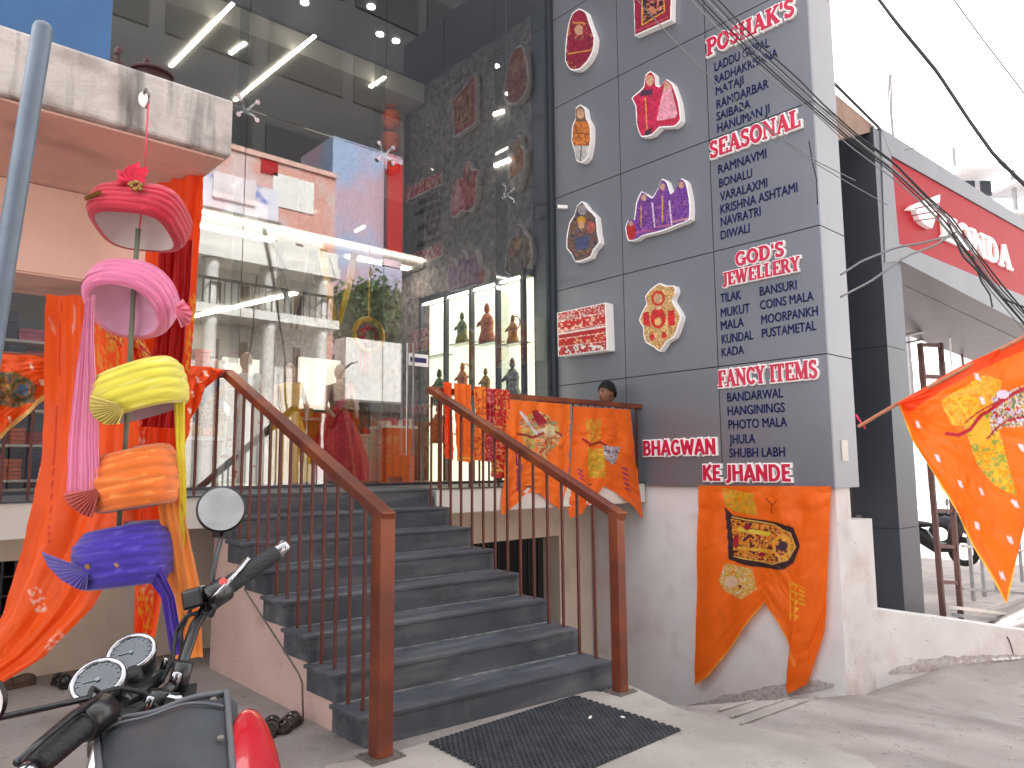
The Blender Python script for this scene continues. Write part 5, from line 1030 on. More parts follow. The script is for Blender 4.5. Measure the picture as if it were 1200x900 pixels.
# fence and clutter behind the low wall
fn = thing('metal_fence', tuple(V(*onY(1165, 715, 4.8)[:2], -.7)), 'pale metal fence behind the low wall under the big flag', 'fence')
for px in (1135, 1148, 1163, 1178, 1193, 1210, 1226): a = onY(px, 598, 4.8); obj('fence_post', MB().box((a[0]-.03, 4.8, -1.1), (a[0]+.03, 4.86, a[2])), M_zinc, fn)
for y in (598, 640, 690): a, b = onY(1128, y, 4.79), onY(1235, y+8, 4.79); obj('fence_rail', MB().bar(a, b, .05, .05), M_zinc, fn)
t = thing('plank_stack', tuple(V(*onY(1165, 722, 4.0)[:2], -.9)), 'stack of pale planks lying on the low wall side of the fence', 'planks')
for k, y in enumerate((712, 721, 730)): a, b = onY(1118+k*4, y, 4.2-k*.15), onY(1240, y+14, 4.2-k*.15); obj('plank', MB().bar(a, b, .16, .05), M_clad if k == 1 else M_slab, t)
def scooter(px, Y, z0, s_, label, m_):
    b = onY(px, 650, Y); b[2] = z0; t = thing('parked_scooter', tuple(b), label, 'scooter', 'scooters parked behind the low wall')
    for q in (-.6, .6):
        w = b+V(0, q*s_, .26*s_); obj('wheel', MB().ring(w, (1, 0, 0), .22*s_, .06*s_, nn=24), M_rubber, t, smooth=True)
    obj('body', MB().tube([b+V(0, .7*s_, .55*s_), b+V(0, .45*s_, .6*s_), b+V(0, .1*s_, .5*s_), b+V(0, -.1*s_, .3*s_), b+V(0, -.4*s_, .32*s_), b+V(0, -.5*s_, .7*s_), b+V(0, -.5*s_, .95*s_)], [.1*s_, .17*s_, .16*s_, .1*s_, .12*s_, .14*s_, .08*s_], 12), m_, t, smooth=True)
    obj('seat', MB().ell(b+V(0, .3*s_, .74*s_), V(.13, 0, 0)*s_, V(0, .42, 0)*s_, V(0, 0, .07)*s_), M_rubber, t, smooth=True)
    obj('handlebar', MB().tube([b+V(-.32, -.45, .98)*s_*1.0, b+V(0, -.5*s_, 1.0*s_), b+V(.32*s_, -.45*s_, .98*s_)] if False else [b+V(-.32*s_, -.45*s_, .98*s_), b+V(0, -.5*s_, 1.0*s_), b+V(.32*s_, -.45*s_, .98*s_)], .02*s_, 8), M_black, t)
    for q in (-1, 1): obj('mirror', MB().disc(b+V(.25*q*s_, -.45*s_, 1.2*s_), (0, 1, 0), .07*s_, .02), M_black, t); obj('mirror_stem', MB().tube([b+V(.25*q*s_, -.45*s_, 1.0*s_), b+V(.25*q*s_, -.45*s_, 1.18*s_)], .008, 5), M_black, t)
scooter(1090, 6.0, -.6, 1.1, 'dark scooter showing in the gap beside the dark pillar', M_black)
scooter(1137, 6.4, -.6, 1.1, 'grey scooter behind the fence left of the flag tip', M_acmd)
scooter(1212, 6.2, -.6, 1.1, 'red scooter behind the fence right of the flag tip', M_redpaint)
# white yard wall and far buildings
obj('yard_wall', MB().box((9.5, 12.0, -1), (30, 12.2, 7.5)), mat('bright_white_wall', (232, 228, 228), .9, var=.03), label='bright white yard wall at the back of the showroom', cat='wall')
fb = thing('far_building', (34, 13, 0), 'pale half built block with balconies beyond the showroom roof', 'building')
M_far = mat('far_white', (214, 214, 216), .9, var=.05)
D_ = 34.0
def U2(px, py, d=D_): return U(px, py, d)
a, b = U2(1128, 400), U2(1168, 400); zt1 = U2(1150, 193)[2]
def fbox(x0, y0, x1, y1, dd, name, m, th=3.0, d=D_):
    p = [U2(x0, y1, d), U2(x1, y1, d), U2(x1, y0, d), U2(x0, y0, d)]; mb = MB()
    p = [V(*q) for q in p]; p[3][:2] = p[0][:2]; p[2][:2] = p[1][:2]; p[2][2] = p[3][2]; p[1][2] = p[0][2]
    mb.hexa([p[0]+F0*dd, p[1]+F0*dd, p[1]+F0*(dd+th), p[0]+F0*(dd+th)], [p[3]+F0*dd, p[2]+F0*dd, p[2]+F0*(dd+th), p[3]+F0*(dd+th)]); return obj(name, mb, m, fb)
fbox(1124, 200, 1170, 420, 0, 'wall', M_far, 8); fbox(1170, 240, 1330, 420, 0.5, 'wall', M_far, 8)
fbox(1120, 195, 1172, 203, -.5, 'roof_slab', M_far, 9)
for i in range(3): fbox(1168, 222+i*34, 1330, 226+i*34, -1.2, 'balcony_slab', M_far, 2)
for i in range(6): fbox(1178+i*22, 205, 1180+i*22, 320, -1.1, 'balcony_post', M_zinc, .2)
for i in range(2):
    for j in range(3): fbox(1130+i*19, 212+j*30, 1142+i*19, 230+j*30, -.1, 'window', M_acmd, .09)
fbox(1133, 160, 1137, 195, 1, 'mast', M_zinc, .3)
a = U(1042, 128, 30); b = U(1042, 88, 30)
obj('antenna_mast', MB().tube([V(b[0], b[1], 4), a, b], .12, 6), M_zinc, label='short pale mast against the white sky', cat='mast')

# ---------------------------------------------------------------- overhead cables
def cable(P, d0, d1, r, m, label, group=None):
    n = len(P); pts = []
    Q = zz(P)(np.linspace(0, 1, 4*n)); 
    for i, p in enumerate(Q): pts.append(U(p[0], p[1], d0+(d1-d0)*i/(len(Q)-1)))
    obj('overhead_cable', MB().tube(pts, r, 6), m, label=label, cat='cable', group=group, smooth=True)
base = [(800, -30), (830, 5), (880, 58), (925, 98), (960, 128), (1000, 163), (1045, 197), (1082, 233), (1108, 258), (1134, 292), (1165, 335), (1215, 392)]
for k in range(6):
    P = [(x+random.uniform(-1.5, 1.5)+(k-2.5)*(4.5 if i < 4 else 1.6 if i < 8 else 2.8), y-(k-2.5)*(1.8 if i < 4 else 2.6 if i < 7 else 1.0)+random.uniform(-1.2, 1.2)) for i, (x, y) in enumerate(base)]
    cable(P, 6.2, 5.4, random.choice([.0045, .006, .007]), M_wire if k % 3 else M_wireg, '%s cable of the sagging bundle over the sign, %s' % ('grey' if k % 3 == 0 else 'black', ['lowest left strand', 'second from below', 'third from below', 'third from above', 'second from above', 'uppermost right strand'][k]), 'cables of the sagging bundle')
cable([(1020, -14), (1050, 26), (1098, 84), (1135, 140), (1165, 182), (1225, 240)], 5.5, 4.8, .012, M_wire, 'thick black cable crossing the white sky at the upper right')
cable([(1108, -14), (1150, 44), (1210, 122)], 6.5, 6.5, .006, M_wireg, 'thin grey cable in the far upper right corner of the sky')
cable([(738, -10), (790, 48), (832, 90), (890, 145), (940, 182), (990, 212), (1040, 240)], 6.3, 6.6, .004, M_wireg, 'single thin grey cable crossing the picture plaques')
cable([(860, 120), (920, 165), (955, 188), (1003, 212)], 6.4, 6.8, .0045, M_wireg, 'short thin cable crossing the word SEASONAL')
cable([(985, 322), (1010, 306), (1050, 290), (1085, 284), (1116, 275)], 6.8, 6.8, .011, M_wireg, 'upper of two pale cables looping over the dark pillar')
cable([(985, 348), (1020, 330), (1062, 300), (1095, 288), (1120, 272)], 6.6, 6.7, .011, M_wireg, 'lower of two pale cables looping over the dark pillar')
cable([(1060, 176), (1110, 164), (1152, 156)], 9, 9, .006, M_wireg, 'faint short cable over the grey fascia top')
cable([(1112, 262), (1128, 300), (1150, 322), (1175, 350), (1215, 366)], 5.5, 5.3, .007, M_wire, 'black cable hanging off the bundle past the last fascia letters')
cable([(1140, 300), (1150, 330), (1160, 345), (1163, 360)], 5.45, 5.4, .006, M_wire, 'short loose black cable end below the fascia letters')
cable([(948, 165), (952, 190), (957, 210), (958, 240)], 7.2, 7.3, .006, M_wire, 'short loose cable hanging at the edge of the sign wall')

# ---------------------------------------------------------------- rubber mat
mc = [onZ(503, 872, .012), onZ(674, 817, .012), onZ(797, 857, .012)]; md = mc[0]+mc[2]-mc[1]
t = thing('rubber_mat', tuple((mc[0]+mc[2])/2), 'black honeycomb rubber doormat at the foot of the stairs', 'doormat')
mb = MB(); nx, ny = 44, 30
def mp(a, b): return (1-a)*(1-b)*mc[0]+a*(1-b)*mc[1]+a*b*mc[2]+(1-a)*b*md
mw, mh = np.linalg.norm(mc[1]-mc[0]), np.linalg.norm(mc[2]-mc[1])
e1 = (mc[1]-mc[0])/mw; e2 = (mc[2]-mc[1])/mh; nx = int(mw/.034); ny = int(mh/.026)
for i in range(nx):
    for j in range(ny):
        c = mp((i+.5+.5*(j % 2)-.25)/nx, (j+.5)/ny)+V(0, 0, .003); r1, r2 = .0185, .0115; vs = []
        for k in range(6): a = math.pi/3*k; d = e1*math.cos(a)+e2*math.sin(a); vs += [c+d*r1, c+d*r1+V(0, 0, .012), c+d*r2+V(0, 0, .012), c+d*r2]
        fs = []
        for k in range(6):
            p, q = k*4, ((k+1) % 6)*4; fs += [(p, q, q+1, p+1), (p+1, q+1, q+2, p+2), (p+2, q+2, q+3, p+3)]
        mb.add(vs, fs)
obj('mat_cells', mb, mat('mat_rubber', (58, 60, 66), .6, var=.25, scale=9), t, kind='stuff')
obj('mat_base', MB().hexa([mp(0, 0), mp(1, 0), mp(1, 1), mp(0, 1)], [p+V(0, 0, .003) for p in (mp(0, 0), mp(1, 0), mp(1, 1), mp(0, 1))]), mat('mat_dust', (74, 72, 74), .9, var=.3, scale=14), t)
for k, (x, y) in enumerate(((691, 842), (731, 841))):
    c = onZ(x, y, .03); mb = MB()
    for q in range(3): mb.ell(c+V(q*.014*(1-k), q*.008, .002), V(.012, .005, 0), V(-.004, .008, 0), V(0, 0, .004), 6, 4)
    obj('paper_scrap', mb, M_slab, label='crumpled white paper scrap on the rubber mat' if k == 0 else 'tiny white fleck near the right edge of the rubber mat', cat='litter')

# ---------------------------------------------------------------- footwear
def shoe(px, py, ang, m_, label, kind=0, s_=1.0):
    c = onG(px, py); a = math.radians(ang); ex_ = V(math.cos(a), math.sin(a), 0); ey_ = V(-math.sin(a), math.cos(a), 0)
    t = thing('sandal' if kind == 0 else 'shoe', tuple(c), label, 'sandal' if kind == 0 else 'shoe')
    P = [(-.13, .03), (-.1, .04), (0, .035), (.08, .048), (.125, .03), (.135, 0), (.12, -.035), (.06, -.045), (-.02, -.032), (-.1, -.038), (-.13, -.02)]; n = len(P)
    lo = [c+(ex_*x+ey_*y)*s_+V(0, 0, .003) for x, y in P]; hi = [p+V(0, 0, .025) for p in lo]
    obj('sole', MB().add(lo+hi, [tuple(range(n))[::-1], tuple(range(n, 2*n))]+[(i, (i+1) % n, (i+1) % n+n, i+n) for i in range(n)]), m_, t, bevel=.004)
    if kind == 0:
        for x0 in (.03, -.02, -.09):
            pts = [c+ex_*(x0+.02*math.sin(k))*s_+ey_*(.045*math.cos(k))*s_+V(0, 0, .03+.045*math.sin(k)) for k in np.linspace(0, math.pi, 9)]
            obj('strap', MB().tube(pts, .009, 6), m_, t, smooth=True)
        obj('buckle', MB().ell(c+V(0, 0, .08), V(.01, 0, 0), V(0, .01, 0), V(0, 0, .006), 8, 5), M_chrome, t)
    else:
        mb = MB(); mb.ell(c+ex_*.05*s_+V(0, 0, .04), ex_*.085*s_, ey_*.045*s_, V(0, 0, .045)); mb.ell(c-ex_*.07*s_+V(0, 0, .05), ex_*.06*s_, ey_*.04*s_, V(0, 0, .05)); obj('upper', mb, m_, t, smooth=True)
M_lea = mat('dark_leather', (52, 40, 36), .5, var=.3, scale=20, bump=.3)
shoe(318, 858, 60, M_lea, 'dark strappy sandal left of its pair beside the stringer wall')
shoe(340, 853, 40, M_lea, 'dark strappy sandal nearer the stringer wall, right of its pair')
shoe(72, 804, 95, M_black, 'black closed shoe on the ground by the left gauge', 1)
shoe(18, 806, 15, mat('brown_leather', (92, 74, 62), .6, var=.2), 'brown shoe on the ground at the far left under the red drape', 1)

# ---------------------------------------------------------------- motorcycle in the foreground
S = U(196, 822, 1.42)
tkd = U(262, 985, .98)-S; tkd[2] = 0; tkd /= np.linalg.norm(tkd); fw = -tkd; sdv = V(fw[1], -fw[0], 0)     # sdv points to the rider's right
ub = Z0*.97+sdv*.24; ub /= np.linalg.norm(ub)
mo = thing('motorcycle', (S[0]+tkd[0]*.6, S[1]+tkd[1]*.6, 0), 'black and red motorcycle with twin round gauges, its handlebar close to the camera', 'motorcycle')
rg = [U(258, 693, 1.61), U(322, 649, 1.74), U(334, 640, 1.765)]
lg = [U(104, 846, 1.20), U(40, 898, 1.08), U(18, 916, 1.04)]
obj('handlebar', MB().tube([lg[0], U(122, 842, 1.24), U(150, 836, 1.31), U(182, 822, 1.40), U(206, 800, 1.47), U(216, 770, 1.52), U(228, 735, 1.57), U(244, 707, 1.60), rg[0]], .0115, 14), M_black, mo, smooth=True)
for g in (rg, lg):
    d = g[1]-g[0]; n_ = 26; pts = [g[0]+d*(i/(n_-1)) for i in range(n_)]
    obj('grip', MB().tube(pts, [.0195+.0012*(i % 2)+(.004 if i in (0, 1) else 0) for i in range(n_)], 16), M_rubber, mo, smooth=True)
    obj('bar_end', MB().tube([g[1]+d*.005, g[1]+d*.05, g[2], g[2]+d*.02], [.012, .0155, .0165, .012], 14), M_chrome, mo, smooth=True)
# switch housings, levers
def blob(c, ax, r, name, m_=M_black): return obj(name, MB().tube([c-ax*.5, c-ax*.45, c+ax*.45, c+ax*.5], [r*.75, r, r, r*.75], 12), m_, mo, smooth=True)
dr = (rg[1]-rg[0]); dr /= np.linalg.norm(dr); dl = (lg[1]-lg[0]); dl /= np.linalg.norm(dl)
blob(rg[0]-dr*.012, dr*.055, .028, 'switch_housing'); blob(lg[0]-dl*.015, dl*.06, .028, 'switch_housing')
obj('brake_reservoir', MB().obox(U(229, 700, 1.58), R0*.022+Z0*.006, F0*.02, Z0*.02-R0*.004), M_black, mo, bevel=.006)
obj('starter_button', MB().disc(U(262, 682, 1.575), -F0+Z0*.4, .008, .012, 12), mat('red_button', (190, 60, 60), .5), mo)
obj('brake_lever', MB().tube([U(243, 707, 1.57), U(258, 692, 1.55), U(276, 672, 1.62), U(289, 657, 1.68), U(293, 655, 1.69)], [.007, .0065, .0055, .0065, .008], 10), M_chrome, mo, smooth=True)
obj('clutch_lever', MB().tube([U(112, 822, 1.22), U(84, 838, 1.16), U(48, 868, 1.08), U(20, 894, 1.02)], [.007, .006, .005, .006], 10), M_black, mo, smooth=True)
# mirrors
def mirror(c, stem, nrm, rr_):
    nrm = nrm/np.linalg.norm(nrm)
    obj('mirror_stem', MB().tube(stem, .0052, 8), M_black, mo, smooth=True)
    sh_ = obj('mirror_shell', MB().tube([c-nrm*.022, c-nrm*.018, c-nrm*.004, c+nrm*.004], [rr_*.6, rr_*.9, rr_*1.02, rr_*1.03], 32), M_black, mo, smooth=True)
    obj('mirror_glass', MB().disc(c+nrm*.0055, nrm, rr_*.94, .002, 32), layer(mat('dusty_mirror', (210, 212, 216), .2, metal=.7, var=.1, scale=30), (190, 190, 192), 18, .4, .7, fac=.7), sh_)
mirror(U(259, 597, 1.72), [U(250, 692, 1.6), U(249, 676, 1.61), U(254, 650, 1.65), U(260, 626, 1.71), U(259, 618, 1.735)], -F0*1+R0*.5+Z0*.3, .053)
mirror(U(-36, 826, 1.15), [U(104, 818, 1.22), U(60, 828, 1.19), U(0, 841, 1.16), U(-10, 838, 1.15)], -F0+R0*.3, .05)
# gauges
M_gface = layer(mat('gauge_face', (26, 36, 48), .25, var=.2, scale=30, coat=.6), (70, 82, 94), 16, .5, .75, fac=.6)
gn_ = -F0*.62+Z0*.78+R0*.04; gn_ /= np.linalg.norm(gn_)
for c, r_ in ((U(154, 765, 1.47), .0415), (U(115, 797, 1.33), .0420)):
    g_ = obj('gauge', MB().tube([c-gn_*.065, c-gn_*.06, c-gn_*.02, c], [r_*.6, r_*.8, r_*1.0, r_*1.02], 36), M_black, mo, smooth=True)
    obj('gauge_rim', MB().ring(c+gn_*.001, gn_, r_*1.0, .0052, nn=48, m=10), M_chrome, g_, smooth=True)
    obj('gauge_face', MB().disc(c-gn_*.0002, gn_, r_*.96, .003, 36), M_gface, g_)
    mb = MB(); ax_ = np.cross(gn_, R0); ax_ /= np.linalg.norm(ax_); bx_ = np.cross(ax_, gn_)
    for k in range(13):
        a = math.radians(-30+k*20); d = bx_*math.cos(a)+ax_*math.sin(a); mb.bar(c+gn_*.0022+d*r_*.74, c+gn_*.0022+d*r_*.86, .0014, .0008, up=gn_)
    mb.bar(c+gn_*.0028, c+gn_*.0028-bx_*r_*.55-ax_*r_*.2, .0016, .0008, up=gn_); mb.disc(c+gn_*.003, gn_, r_*.1, .002, 10)
    obj('gauge_marks', mb, mat('dull_mark', (120, 128, 134), .5), g_)
# clamp, bolts, key barrel, bracketry, cables
obj('top_clamp', MB().hexa([U(150, 812, 1.42)-ub*.02, U(176, 848, 1.33)-ub*.02, U(226, 842, 1.40)-ub*.02, U(232, 800, 1.52)-ub*.02], [U(150, 812, 1.42)+ub*.004, U(176, 848, 1.33)+ub*.004, U(226, 842, 1.40)+ub*.004, U(232, 800, 1.52)+ub*.004]), M_black, mo, bevel=.006)
for p, d, r_ in (((158, 814), 1.38, .009), ((174, 823), 1.36, .010), ((206, 794), 1.46, .011), ((193, 778), 1.5, .007)):
    c = U(*p, d); obj('clamp_bolt', MB().tube([c-ub*.02, c+ub*.008, c+ub*.012], [r_, r_, r_*.7], 12), M_chrome, mo, smooth=True)
c = U(203, 820, 1.385); obj('steering_nut', MB().tube([c-ub*.012, c+ub*.006, c+ub*.010], [.017, .017, .012], 6), M_chrome, mo); obj('lock_slot', MB().bar(c+ub*.011-R0*.008, c+ub*.011+R0*.008, .004, .003), M_black, mo)
obj('handlebar_riser', MB().tube([U(184, 826, 1.40)-ub*.03, U(184, 822, 1.40)+ub*.02], .019, 14), M_black, mo, smooth=True); obj('handlebar_riser', MB().tube([U(212, 792, 1.48)-ub*.03, U(212, 788, 1.48)+ub*.02], .019, 14), M_black, mo, smooth=True)
obj('gauge_bracket', MB().hexa([U(108, 826, 1.33), U(150, 836, 1.34), U(196, 800, 1.48), U(160, 788, 1.48)], [U(112, 812, 1.34), U(152, 816, 1.35), U(196, 786, 1.49), U(160, 775, 1.49)]), M_black, mo, bevel=.008)
obj('ignition_lock', MB().tube([U(156, 790, 1.42)-gn_*.03, U(156, 790, 1.42)+gn_*.006], .016, 16), M_rubber, mo, smooth=True)
for P, dd in (([(240, 705), (224, 712), (212, 740), (214, 780), (196, 812)], (1.58, 1.6, 1.58, 1.5, 1.44)), ([(232, 718), (218, 722), (206, 742), (202, 775), (188, 800)], (1.57, 1.55, 1.55, 1.5, 1.46)), ([(112, 838), (118, 812), (140, 806), (170, 812), (186, 832), (180, 856)], (1.22, 1.26, 1.32, 1.36, 1.36, 1.34)), ([(100, 830), (108, 806), (126, 818), (140, 840), (136, 870)], (1.2, 1.26, 1.3, 1.3, 1.28)), ([(244, 700), (252, 712), (248, 722), (238, 716)], (1.58, 1.56, 1.56, 1.58))):
    q = zz([(p[0], p[1]) for p in P])(np.linspace(0, 1, 24)); dz = np.interp(np.linspace(0, 1, 24), np.linspace(0, 1, len(dd)), dd)
    obj('control_cable', MB().tube([U(a_[0], a_[1], b_) for a_, b_ in zip(q, dz)], .0045, 8), M_rubber, mo, smooth=True)
# black vinyl tank bag over the red tank
def surf(P4, d4, bul, nu=30, nv=24):
    a, b, c, d = [U(*p, q) for p, q in zip(P4, d4)]; n_ = np.cross(b-a, d-a); n_ /= np.linalg.norm(n_)
    if n_@(CAMP-a) < 0: n_ = -n_
    P = np.zeros((nu, nv, 3))
    for i in range(nu):
        for j in range(nv):
            s_, t_2 = i/(nu-1), j/(nv-1); P[i, j] = (a*(1-s_)+b*s_)*(1-t_2)+(d*(1-s_)+c*s_)*t_2+n_*bul*((1-(2*s_-1)**4)*(1-(2*t_2-1)**4))+n_*.003*math.sin(s_*11+t_2*5)
    return P, n_
Pg, n_ = surf([(112, 856), (266, 812), (282, 1010), (130, 1010)], [1.26, 1.33, 1.0, .93], .03)
tb = obj('tank_bag', MB().grid(Pg), M_canvas, mo, smooth=True); 
M_pipg = mat('bag_piping_grey', (84, 86, 90), .5)
obj('bag_piping', MB().tube([Pg[0, j]+n_*.006 for j in range(23, -1, -1)]+[Pg[i, 0]+n_*.006 for i in range(1, 29)]+[Pg[29, j]+n_*.006 for j in range(24)], .0055, 8), M_pipg, tb, smooth=True)
fl = [Pg[i, 3]+n_*.006+(Pg[i, 4]-Pg[i, 3])*.0 for i in range(2, 29)]; obj('bag_seam', MB().tube(fl, .003, 6), M_pipg, tb, smooth=True)
for i_, j_ in ((5, 2), (26, 2), (27, 9)): obj('snap_button', MB().disc(Pg[i_, j_]+n_*.008, n_, .0055, .004, 12), M_plate, tb)
c = U(193, 886, 1.17)+n_*.012; obj('bag_emblem', MB().ring(c, n_, .012, .0016, nn=20, sx=1.4), M_rubber, tb); obj('bag_side', MB().hexa([U(262, 812, 1.335), U(278, 824, 1.33), U(294, 1010, 1.0), U(280, 1010, 1.0)], [U(262, 812, 1.37), U(278, 824, 1.365), U(294, 1010, 1.05), U(280, 1010, 1.05)]), M_canvas, tb)
# tank, lights, frame, wheels (the rest of the machine reaches below the picture)
tc_ = S+tkd*.36-ub*.16
P = np.zeros((40, 28, 3))
for i in range(40):
    for j in range(28):
        th_ = 2*math.pi*i/39; t_2 = j/27*math.pi; prx = .145*math.sin(t_2)**.75; P[i, j] = tc_+tkd*(-.29*math.cos(t_2))+sdv*prx*math.copysign(abs(math.cos(th_))**.8, math.cos(th_))+ub*(.125*math.sin(t_2)**.6*math.copysign(abs(math.sin(th_))**.75, math.sin(th_)))
tkc = U(296, 950, 1.13)
obj('fuel_tank', MB().grid(P), M_redpaint, mo, smooth=True)
Pg2 = np.zeros((26, 26, 3)); ax_u, ax_v = U(322, 950, 1.12)-tkc, U(296, 826, 1.27)-tkc
obj('tank_shroud', MB().ell(tkc+V(0, 0, -.0), (U(326, 955, 1.12)-tkc)*1.0, (U(288, 832, 1.30)-tkc), F0*.10, 32, 20), M_redpaint, mo, smooth=True)
obj('headlamp', MB().ell(S+fw*.24-ub*.12, sdv*.085, fw*.08, ub*.085, 24, 14), M_black, mo, smooth=True)
wf, wr_ = S+fw*.42, S+tkd*.95
for w, R_ in ((wf, .27), (wr_, .28)):
    c = V(w[0], w[1], R_+.03); c = c+sdv*(-.12)
    wh = obj('wheel', MB().ring(c, sdv, R_, .045, nn=48, m=12), M_rubber, mo, smooth=True); obj('rim', MB().ring(c, sdv, R_*.82, .018, nn=40), M_chrome, wh, smooth=True)
    mb = MB()
    for k in range(12): a = k*math.pi/6; mb.tube([c, c+(fw*math.cos(a)+Z0*math.sin(a))*R_*.82], .003, 5)
    mb.disc(c, sdv, .05, .09, 16); obj('spokes', mb, M_chrome, wh)
for q in (-.09, .09): obj('fork_leg', MB().tube([S+sdv*q-ub*.03, V(wf[0], wf[1], .3)+sdv*(q-.12)], .018, 12), M_chrome, mo, smooth=True)
obj('seat', MB().ell(S+tkd*.85-ub*.28, sdv*.12, tkd*.34, ub*.05, 24, 12), M_rubber, mo, smooth=True)
obj('engine', MB().obox(V(*(S+tkd*.4)[:2], .42)-sdv*.08, tkd*.17, sdv*.12, Z0*.15), M_plate, mo, bevel=.03)
obj('frame_tube', MB().tube([S-ub*.1, S+tkd*.1-ub*.5, V(*(S+tkd*.4)[:2], .26)-sdv*.1, V(*wr_[:2], .32)-sdv*.12], .02, 10), M_black, mo, smooth=True)
obj('side_stand', MB().tube([V(*(S+tkd*.5)[:2], .3)-sdv*.15, V(*(S+tkd*.55)[:2], .02)-sdv*.42], .012, 8), M_black, mo)

# ---------------------------------------------------------------- crouching man behind the landing rail
HP = onY(711, 462, YR+.32); hz = onY(711, 448, YR+.32)[2]
pe = thing('person', (HP[0], HP[1], L), 'dark haired man in a grey shirt sitting low behind the landing rail', 'person')
fd = V(-.93, .1, 0); fd /= np.linalg.norm(fd); rd = V(fd[1], -fd[0], 0)
hc = V(HP[0], HP[1], hz-.145)
def skinbody(name, J, E_, R_, m_, parent, sub=2, root=0):
    me = bpy.data.meshes.new(name); off = OFF[parent.name]; me.from_pydata([tuple(V(*p)-off) for p in J], E_, []); me.materials.append(m_)
    o = bpy.data.objects.new(name, me); col.objects.link(o); o.parent = parent; OFF[o.name] = off
    o.modifiers.new('skin', 'SKIN')
    if not me.skin_vertices: bpy.context.view_layer.objects.active = o; 
    for i, sv in enumerate(me.skin_vertices[0].data): sv.radius = (R_[i], R_[i]); sv.use_root = (i == root)
    s2 = o.modifiers.new('sub', 'SUBSURF'); s2.levels = s2.render_levels = sub; o.modifiers['skin'].use_smooth_shade = True
    return o
pel = hc-Z0*.72-fd*.12; ch = hc-Z0*.36-fd*.05; nk = hc-Z0*.15-fd*.02
J = [pel, pel+Z0*.18, ch, nk, nk+Z0*.07]; E_ = [(0, 1), (1, 2), (2, 3), (3, 4)]; R_ = [.15, .14, .16, .06, .05]
for q in (-1, 1):
    k = len(J); J += [ch+rd*.19*q+Z0*.06, ch+rd*.25*q-Z0*.2+fd*.06, ch+rd*.17*q-Z0*.3+fd*.3]; E_ += [(2, k), (k, k+1), (k+1, k+2)]; R_ += [.065, .05, .036]
    k = len(J); J += [pel+rd*.1*q-Z0*.02, pel+rd*.16*q+fd*.42+Z0*.02, pel+rd*.15*q+fd*.36-Z0*.42]; E_ += [(0, k), (k, k+1), (k+1, k+2)]; R_ += [.09, .065, .05]
skinbody('clothed_body', J, E_, R_, mat('grey_shirt', (110, 112, 120), .8, var=.15, scale=20), pe)
HS = 1.18
mb = MB(); nu, nv = 40, 28; P = np.zeros((nv, nu+1, 3))
for i in range(nv):
    t_2 = math.pi*i/(nv-1)
    for j in range(nu+1):
        a = 2*math.pi*j/nu; x, y, z = math.sin(t_2)*math.cos(a), math.sin(t_2)*math.sin(a), math.cos(t_2)
        fx = x*.098; ry_ = y*.075*(1-.22*max(0, -z)); fz = z*.122
        if x > 0:
            fx += .022*math.exp(-((y/.16)**2+((z+.12)/.2)**2))            # nose
            fx += .006*math.exp(-((y/.3)**2+((z+.48)/.1)**2))-.008*math.exp(-(((abs(y)-.4)/.2)**2+((z-.08)/.14)**2))+.008*math.exp(-((z+.8)/.2)**2)
        P[i, j] = hc+(fd*fx+rd*ry_+Z0*fz)*HS
obj('head', MB().grid(P), M_skin, pe, smooth=True)
for q in (-1, 1):
    obj('ear', MB().ell(hc+rd*q*.09-Z0*.01-fd*.01, fd*.018, rd*.008, Z0*.032, 10, 8), M_skin, pe, smooth=True); obj('eye', MB().ell(hc+fd*.1+rd*q*.038+Z0*.012, fd*.008, rd*.014, Z0*.006, 8, 6), M_hair, pe, smooth=True); obj('eyebrow', MB().bar(hc+fd*.113+rd*q*.02+Z0*.035, hc+fd*.1+rd*q*.056+Z0*.035, .006, .008), M_hair, pe)
    hd = J[len(J)-1-3*0] if False else ch+rd*.17*q-Z0*.3+fd*.3
    mb = MB(); mb.ell(hd+fd*.05, fd*.055, rd*.04, Z0*.018, 12, 8)
    for k in range(4): mb.tube([hd+fd*.09+rd*(k-1.5)*.019, hd+fd*(.13+.008*(k in (1, 2)))+rd*(k-1.5)*.021-Z0*.01, hd+fd*.155+rd*(k-1.5)*.02-Z0*.03], [.0095, .0085, .006], 8)
    mb.tube([hd+fd*.03-rd*q*.035, hd+fd*.07-rd*q*.055, hd+fd*.1-rd*q*.05-Z0*.015], [.011, .01, .007], 8); obj('hand', mb, M_skin, pe, smooth=True)
obj('mouth', MB().bar(hc+fd*.118-rd*.022-Z0*.07, hc+fd*.118+rd*.022-Z0*.07, .006, .006), mat('lips', (96, 50, 44), .5), pe)
mb = MB(); P = np.zeros((18, nu+1, 3))
for i in range(18):
    for j in range(nu+1):
        a = 2*math.pi*j/nu; lim = 1.15+.75*(1-math.cos(a))/2; t_2 = lim*i/17; k_ = 1.16+.05*math.sin(a*13)*math.sin(t_2*7)
        P[i, j] = hc+(fd*(math.sin(t_2)*math.cos(a)*.098*k_-.008)+rd*math.sin(t_2)*math.sin(a)*.078*k_+Z0*(math.cos(t_2)*.122*k_+.004))*HS
obj('hair', MB().grid(P), M_hair, pe, smooth=True)
b = V(pel[0], pel[1], L); t = thing('stool', tuple(b), 'low plain stool under the sitting man', 'stool')
zs_ = max(L+.1, pel[2]-.17)
obj('seat', MB().box(b+V(-.16, -.16, zs_-L-.04), b+V(.16, .16, zs_-L)), M_iron, t)
for q in (-1, 1):
    for w in (-1, 1): obj('leg', MB().bar(b+V(q*.13, w*.13, .001), b+V(q*.13, w*.13, zs_-L-.041), .03, .03), M_iron, t)

